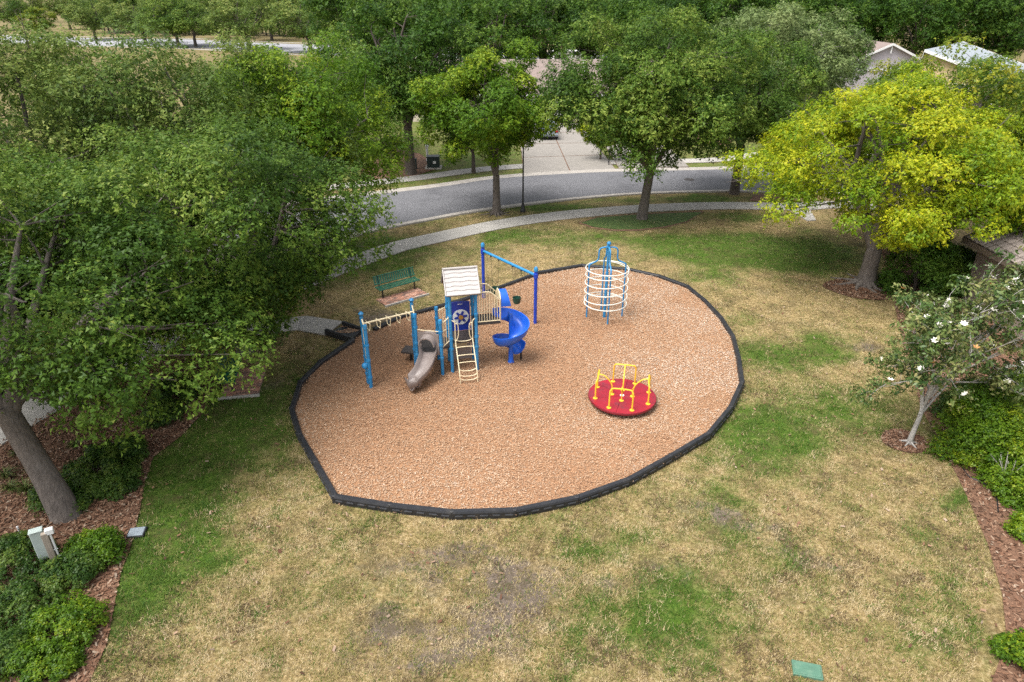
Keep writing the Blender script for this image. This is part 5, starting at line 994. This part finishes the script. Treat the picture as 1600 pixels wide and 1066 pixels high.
# ================================================================ PARKED CAR (rear view, silver-blue saloon)
cb = P(858, 220.5); cr = R(4); CT = lambda x_, y_, z_: V3((cb.x, cb.y, .07)) + Matrix.Rotation(cr, 3, 'Z') @ V3((x_, y_, z_))
car = thing('parked_car', (cb.x, cb.y, .07), 'silver-blue saloon car parked on the driveway, seen from behind', 'car')
secs = [(0.0, .72, .34, .80, .62), (.10, .84, .26, .93, .80), (.55, .88, .2, .98, .84), (.75, .88, .2, 1.0, .80), (1.35, .89, .2, 1.0, .80), (3.2, .89, .2, .96, .80), (4.1, .86, .22, .86, .76), (4.5, .74, .32, .70, .60)]
mb = MB(); rings = []
for y_, hw_, zb, zt, tw_ in secs: rings.append([CT(-hw_ * .93, y_, zb), CT(-hw_, y_, zb + .12), CT(-hw_, y_, (zb + zt) / 2 + .05), CT(-tw_, y_, zt), CT(tw_, y_, zt), CT(hw_, y_, (zb + zt) / 2 + .05), CT(hw_, y_, zb + .12), CT(hw_ * .93, y_, zb)])
mb.rings(rings, cap=True); body = mb.build('body', M['carpaint'], car, smooth=40)
rings = [[CT(-w0, y0, .97), CT(w0, y0, .97), CT(w1, y1, 1.43), CT(-w1, y1, 1.43)] for w0, y0, w1, y1 in ((.78, .62, .60, 1.35), (.78, 3.3, .60, 2.5))]
mb = MB(); mb.add([*rings[0], *rings[1]], [(0, 1, 2, 3), (4, 7, 6, 5), (3, 2, 6, 7), (0, 3, 7, 4), (1, 5, 6, 2)]); mb.build('cabin', M['carpaint'], car)
quad = lambda pts, nm, m, par=car: MB().add(pts + [p + Matrix.Rotation(cr, 3, 'Z') @ V3((0, -.012, .012)) for p in pts], [(0, 1, 2, 3), (4, 7, 6, 5), (0, 4, 5, 1), (1, 5, 6, 2), (2, 6, 7, 3), (3, 7, 4, 0)]).build(nm, m, par)
quad([CT(-.68, .69, 1.0), CT(.68, .69, 1.0), CT(.56, 1.28, 1.385), CT(-.56, 1.28, 1.385)], 'rear_window', M['glass'])
for s_ in (-1, 1):
    for y0, y1 in ((1.05, 1.95), (2.05, 2.85)): MB().add([CT(s_ * .778, y0, 1.0), CT(s_ * .778, y1 + .1, 1.0), CT(s_ * .632, y1 - .1, 1.37), CT(s_ * .632, y0 + .3, 1.37), CT(s_ * .74, y0, 1.0), CT(s_ * .74, y1 + .1, 1.0), CT(s_ * .60, y1 - .1, 1.37), CT(s_ * .60, y0 + .3, 1.37)], [(0, 1, 2, 3), (4, 7, 6, 5), (0, 4, 5, 1), (1, 5, 6, 2), (2, 6, 7, 3), (3, 7, 4, 0)]).build('side_window', M['glass'], car)
    MB().box(CT(s_ * .68, .03, .76), (.30, .12, .15), cr, bev=.03).build('tail_light', M['taillight'], car)
    for y_ in (.85, 3.6):
        wh = MB().tube([CT(s_ * .72, y_, .31), CT(s_ * .9, y_, .31)], .31, 18).build('wheel', M['rubber'], car); MB().tube([CT(s_ * .885, y_, .31), CT(s_ * .91, y_, .31)], .2, 14).build('rim', M['steel'], wh)
    MB().box(CT(s_ * .95, 2.95, 1.02), (.16, .1, .12), cr, bev=.03).build('mirror', M['carpaint'], car)
MB().box(CT(0, -.01, .48), (1.64, .14, .22), cr, bev=.05).build('bumper', M['carpaint'], car); MB().box(CT(0, -.035, .70), (.32, .05, .16), cr, bev=.008).build('number_plate', M['white'], car)
# ================================================================ HOUSES
def wall_box(t, cs, z0, z1, m):
    mb = MB(); mb.rings([[V3((*c_, z0)) for c_ in cs], [V3((*c_, z1)) for c_ in cs]], cap=True); return mb.build('wall', m, t)
def gable_house(name, label, A, ex, L, W, ze, zr, wallm, roofm, over=.5, wins=(), base_z=-.1, rb=None, trimm=None):
    trimm = trimm or M['trim']
    """A: corner under the first gable, ridge along ex for L, W across to the left of ex"""
    ex = V3((ex[0], ex[1], 0)).normalized(); ey = V3((-ex.y, ex.x, 0)); A = V3((A[0], A[1], 0)); q = lambda a, b, z: A + ex * a + ey * b + V3((0, 0, z)); t = thing(name, q(0, 0, 0), label, 'house')
    mb = MB(); mb.rings([[q(0, 0, base_z), q(L, 0, base_z), q(L, W, base_z), q(0, W, base_z)], [q(0, 0, ze), q(L, 0, ze), q(L, W, ze), q(0, W, ze)]], cap=True)
    rb = rb or W / 2; k = (zr - ze) / rb; ks = (k, (zr - ze) / (W - rb))
    for a in (0, L - .15): mb.add([q(a, 0, ze), q(a, W, ze), q(a, rb, zr - .06), q(a + .15, 0, ze), q(a + .15, W, ze), q(a + .15, rb, zr - .06)], [(0, 1, 2), (3, 5, 4), (0, 3, 4, 1), (1, 4, 5, 2), (2, 5, 3, 0)])
    mb.build('wall', wallm, t)
    for s_ in (0, 1):
        k = ks[s_]; W2 = rb if s_ == 0 else W - rb; over_ = over if k < 1 else .1
        f = (lambda b: b) if s_ == 0 else (lambda b: W - b); e = MB(); lo = [q(-over, f(-over_), ze - k * over_), q(L + over, f(-over_), ze - k * over_), q(L + over, f(W2), zr), q(-over, f(W2), zr)]
        e.rings([lo, [p + V3((0, 0, .14)) for p in lo]], cap=True); ro = e.build('roof', roofm, t)
        for a in (-over - .03, L + over + .03): MB().add([q(a - .03, f(-over_), ze - k * over_ - .1), q(a - .03, f(W2), zr - .1), q(a - .03, f(W2), zr + .17), q(a - .03, f(-over_), ze - k * over_ + .17), q(a + .03, f(-over_), ze - k * over_ - .1), q(a + .03, f(W2), zr - .1), q(a + .03, f(W2), zr + .17), q(a + .03, f(-over_), ze - k * over_ + .17)], [(0, 1, 2, 3), (4, 7, 6, 5), (0, 4, 5, 1), (1, 5, 6, 2), (2, 6, 7, 3), (3, 7, 4, 0)]).build('barge_board', trimm, ro)
        MB().box(q(L / 2, f(-over_ - .03), ze - k * over_ + .03), (L + 2 * over, .06, .22), ex=ex).build('fascia', trimm, ro)
    for side, a, z, w_, h in wins:   # side 0: long wall at b=0, 1: first gable, 2: long wall at b=W
        c_, e_ = (q(a, -.02, z), ex) if side == 0 else ((q(-.02, a, z), ey) if side == 1 else (q(a, W + .02, z), ex)); wn = MB().box(c_, (w_ + .16, .1, h + .16), ex=e_).build('window', M['trim'], t); MB().box(c_, (w_, .12, h), ex=e_).build('pane', M['glass'], wn)
    return t, q
# lavender gable at the back
ht, hq = gable_house('far_house', 'lavender-grey gabled house with pinkish brown roof at upper right', (54.0, 94.6), (0, 1), 28, 11.4, 3.7, 6.2, M['lavender'], M['roofbrown'], over=.5)
for a, z in ((5.7, 5.6), (1.2, 3.6)): MB().box(hq(-.35, a, z), (.12, .12, .9), ex=(0, 1, 0)).build('bracket', M['trim'], ht)
MB().box(hq(-.06, 5.7, 3.2), (9.5, .14, .3), ex=(1, 0, 0)).build('band', M['trim'], ht)
h3, q3h = gable_house('far_house', 'tan house with pale blue-grey roof at the upper right corner', (47.2, 70.4), (.663, .748), 16, 7.2, 4.6, 6.8, M['tanwall'], M['roofblue'], rb=7.0, wins=((1, 3.0, 3.2, 1.2, 1.3), (0, 4.0, 3.2, 1.5, 1.3)))
MB().box(q3h(-.05, .1, 2.3), (.22, .22, 4.7), ex=(.663, .748, 0)).build('corner_board', M['trim'], h3)
# houses across the street, seen only in glimpses between the crowns
for lab, ax, L_, gx_ in (('cream house behind the street trees, left of the driveways', -10.4, 17.6, 13.9), ('cream house behind the middle oak, right of the driveways', 8.2, 12.4, 2.8)):
    t, q = gable_house('street_house', lab, (ax, 74.2), (1, 0), L_, 11, 2.9, 5.5, M['cream_wall'], M['roofbrown'], wins=((0, L_ - gx_ if gx_ > 5 else 8.5, 1.5, 1.6, 1.3),))
    g = MB().box(q(gx_, -.03, 1.15), (4.9, .1, 2.3), ex=(1, 0, 0)).build('garage_door', M['trim'], t)
    for j in range(4):
        for i in range(4): MB().box(q(gx_ - 1.83 + 1.22 * i, -.09, .32 + .56 * j), (1.1, .03, .46), ex=(1, 0, 0), bev=.012).build('panel', M['trim'], g)
# brown stucco house at the right edge with clay tiles
hr, q = gable_house('brick_brown_house', 'brown stucco house with grey-brown tiled roof at the right edge', (30.2, 14.0), (0, 1), 13.6, 10.4, 2.75, 4.9, M['stucco'], M['rooftile'], over=.45, trimm=mat('brown_trim', (.16, .125, .10), .7), wins=((2, 5.0, 1.5, 1.2, 1.2),))
hr.name = 'stucco_house'; ORG[hr.name] = ORG['brick_brown_house']
roof_l = [c_ for c_ in hr.children if c_.name.startswith('roof')][1]; ORG[roof_l.name] = ORG[hr.name]
kk = (4.9 - 2.75) / 5.2; sl_len = math.hypot(5.65, 5.65 * kk); dn = V3((-1, 0, -kk)).normalized(); un = V3((-kk, 0, 1)).normalized()
mb = MB(); n = 6; rings = []
for yy in (0, .40):
    up_ = [V3((0, 0, 0)) + V3((0, .145 * math.cos(math.pi * k / n), 0)) + un * (.035 + .05 * math.sin(math.pi * k / n)) for k in range(n + 1)]; dn_ = [V3((0, .125 * math.cos(math.pi * k / n), 0)) + un * (.015 + .05 * math.sin(math.pi * k / n)) for k in range(n + 1)][::-1]
    rings.append([p + dn * (yy - .20) + un * (.03 * (yy / .4)) for p in up_ + dn_])
mb.rings(rings, cap=True); tme = bpy.data.meshes.new('tile'); tme.from_pydata([tuple(p) for p in mb.v], [], mb.f); tme.materials.append(M['rooftile'])
ridge = q(0, 5.2, 4.9 + .14)
for r_ in range(12):
    for c_ in range(25):
        yy = 28.0 - .15 - .30 * c_; p = V3((ridge.x, yy, ridge.z)) + dn * (sl_len - .17 - .36 * r_); o = link('tile', tme, roof_l, p - ORG[hr.name]); o.rotation_euler = (rs.normal(0, .01), 0, rs.normal(0, .015))
# pale metal cabinet at the right edge
b = P(1606, 606); ac = thing('metal_cabinet', b, 'pale metal cabinet at the right edge beside the bushes', 'cabinet'); MB().box(b + V3((0, 0, .05)), (.85, .85, .14)).build('pad', M['concrete'], ac); MB().box(b + V3((0, 0, .52)), (.7, .7, .8), bev=.03).build('case', M['trim'], ac)
for j in range(5): MB().box(b + V3((0, -.352, .26 + .12 * j)), (.56, .015, .05)).build('louvre', M['steel'], ac)
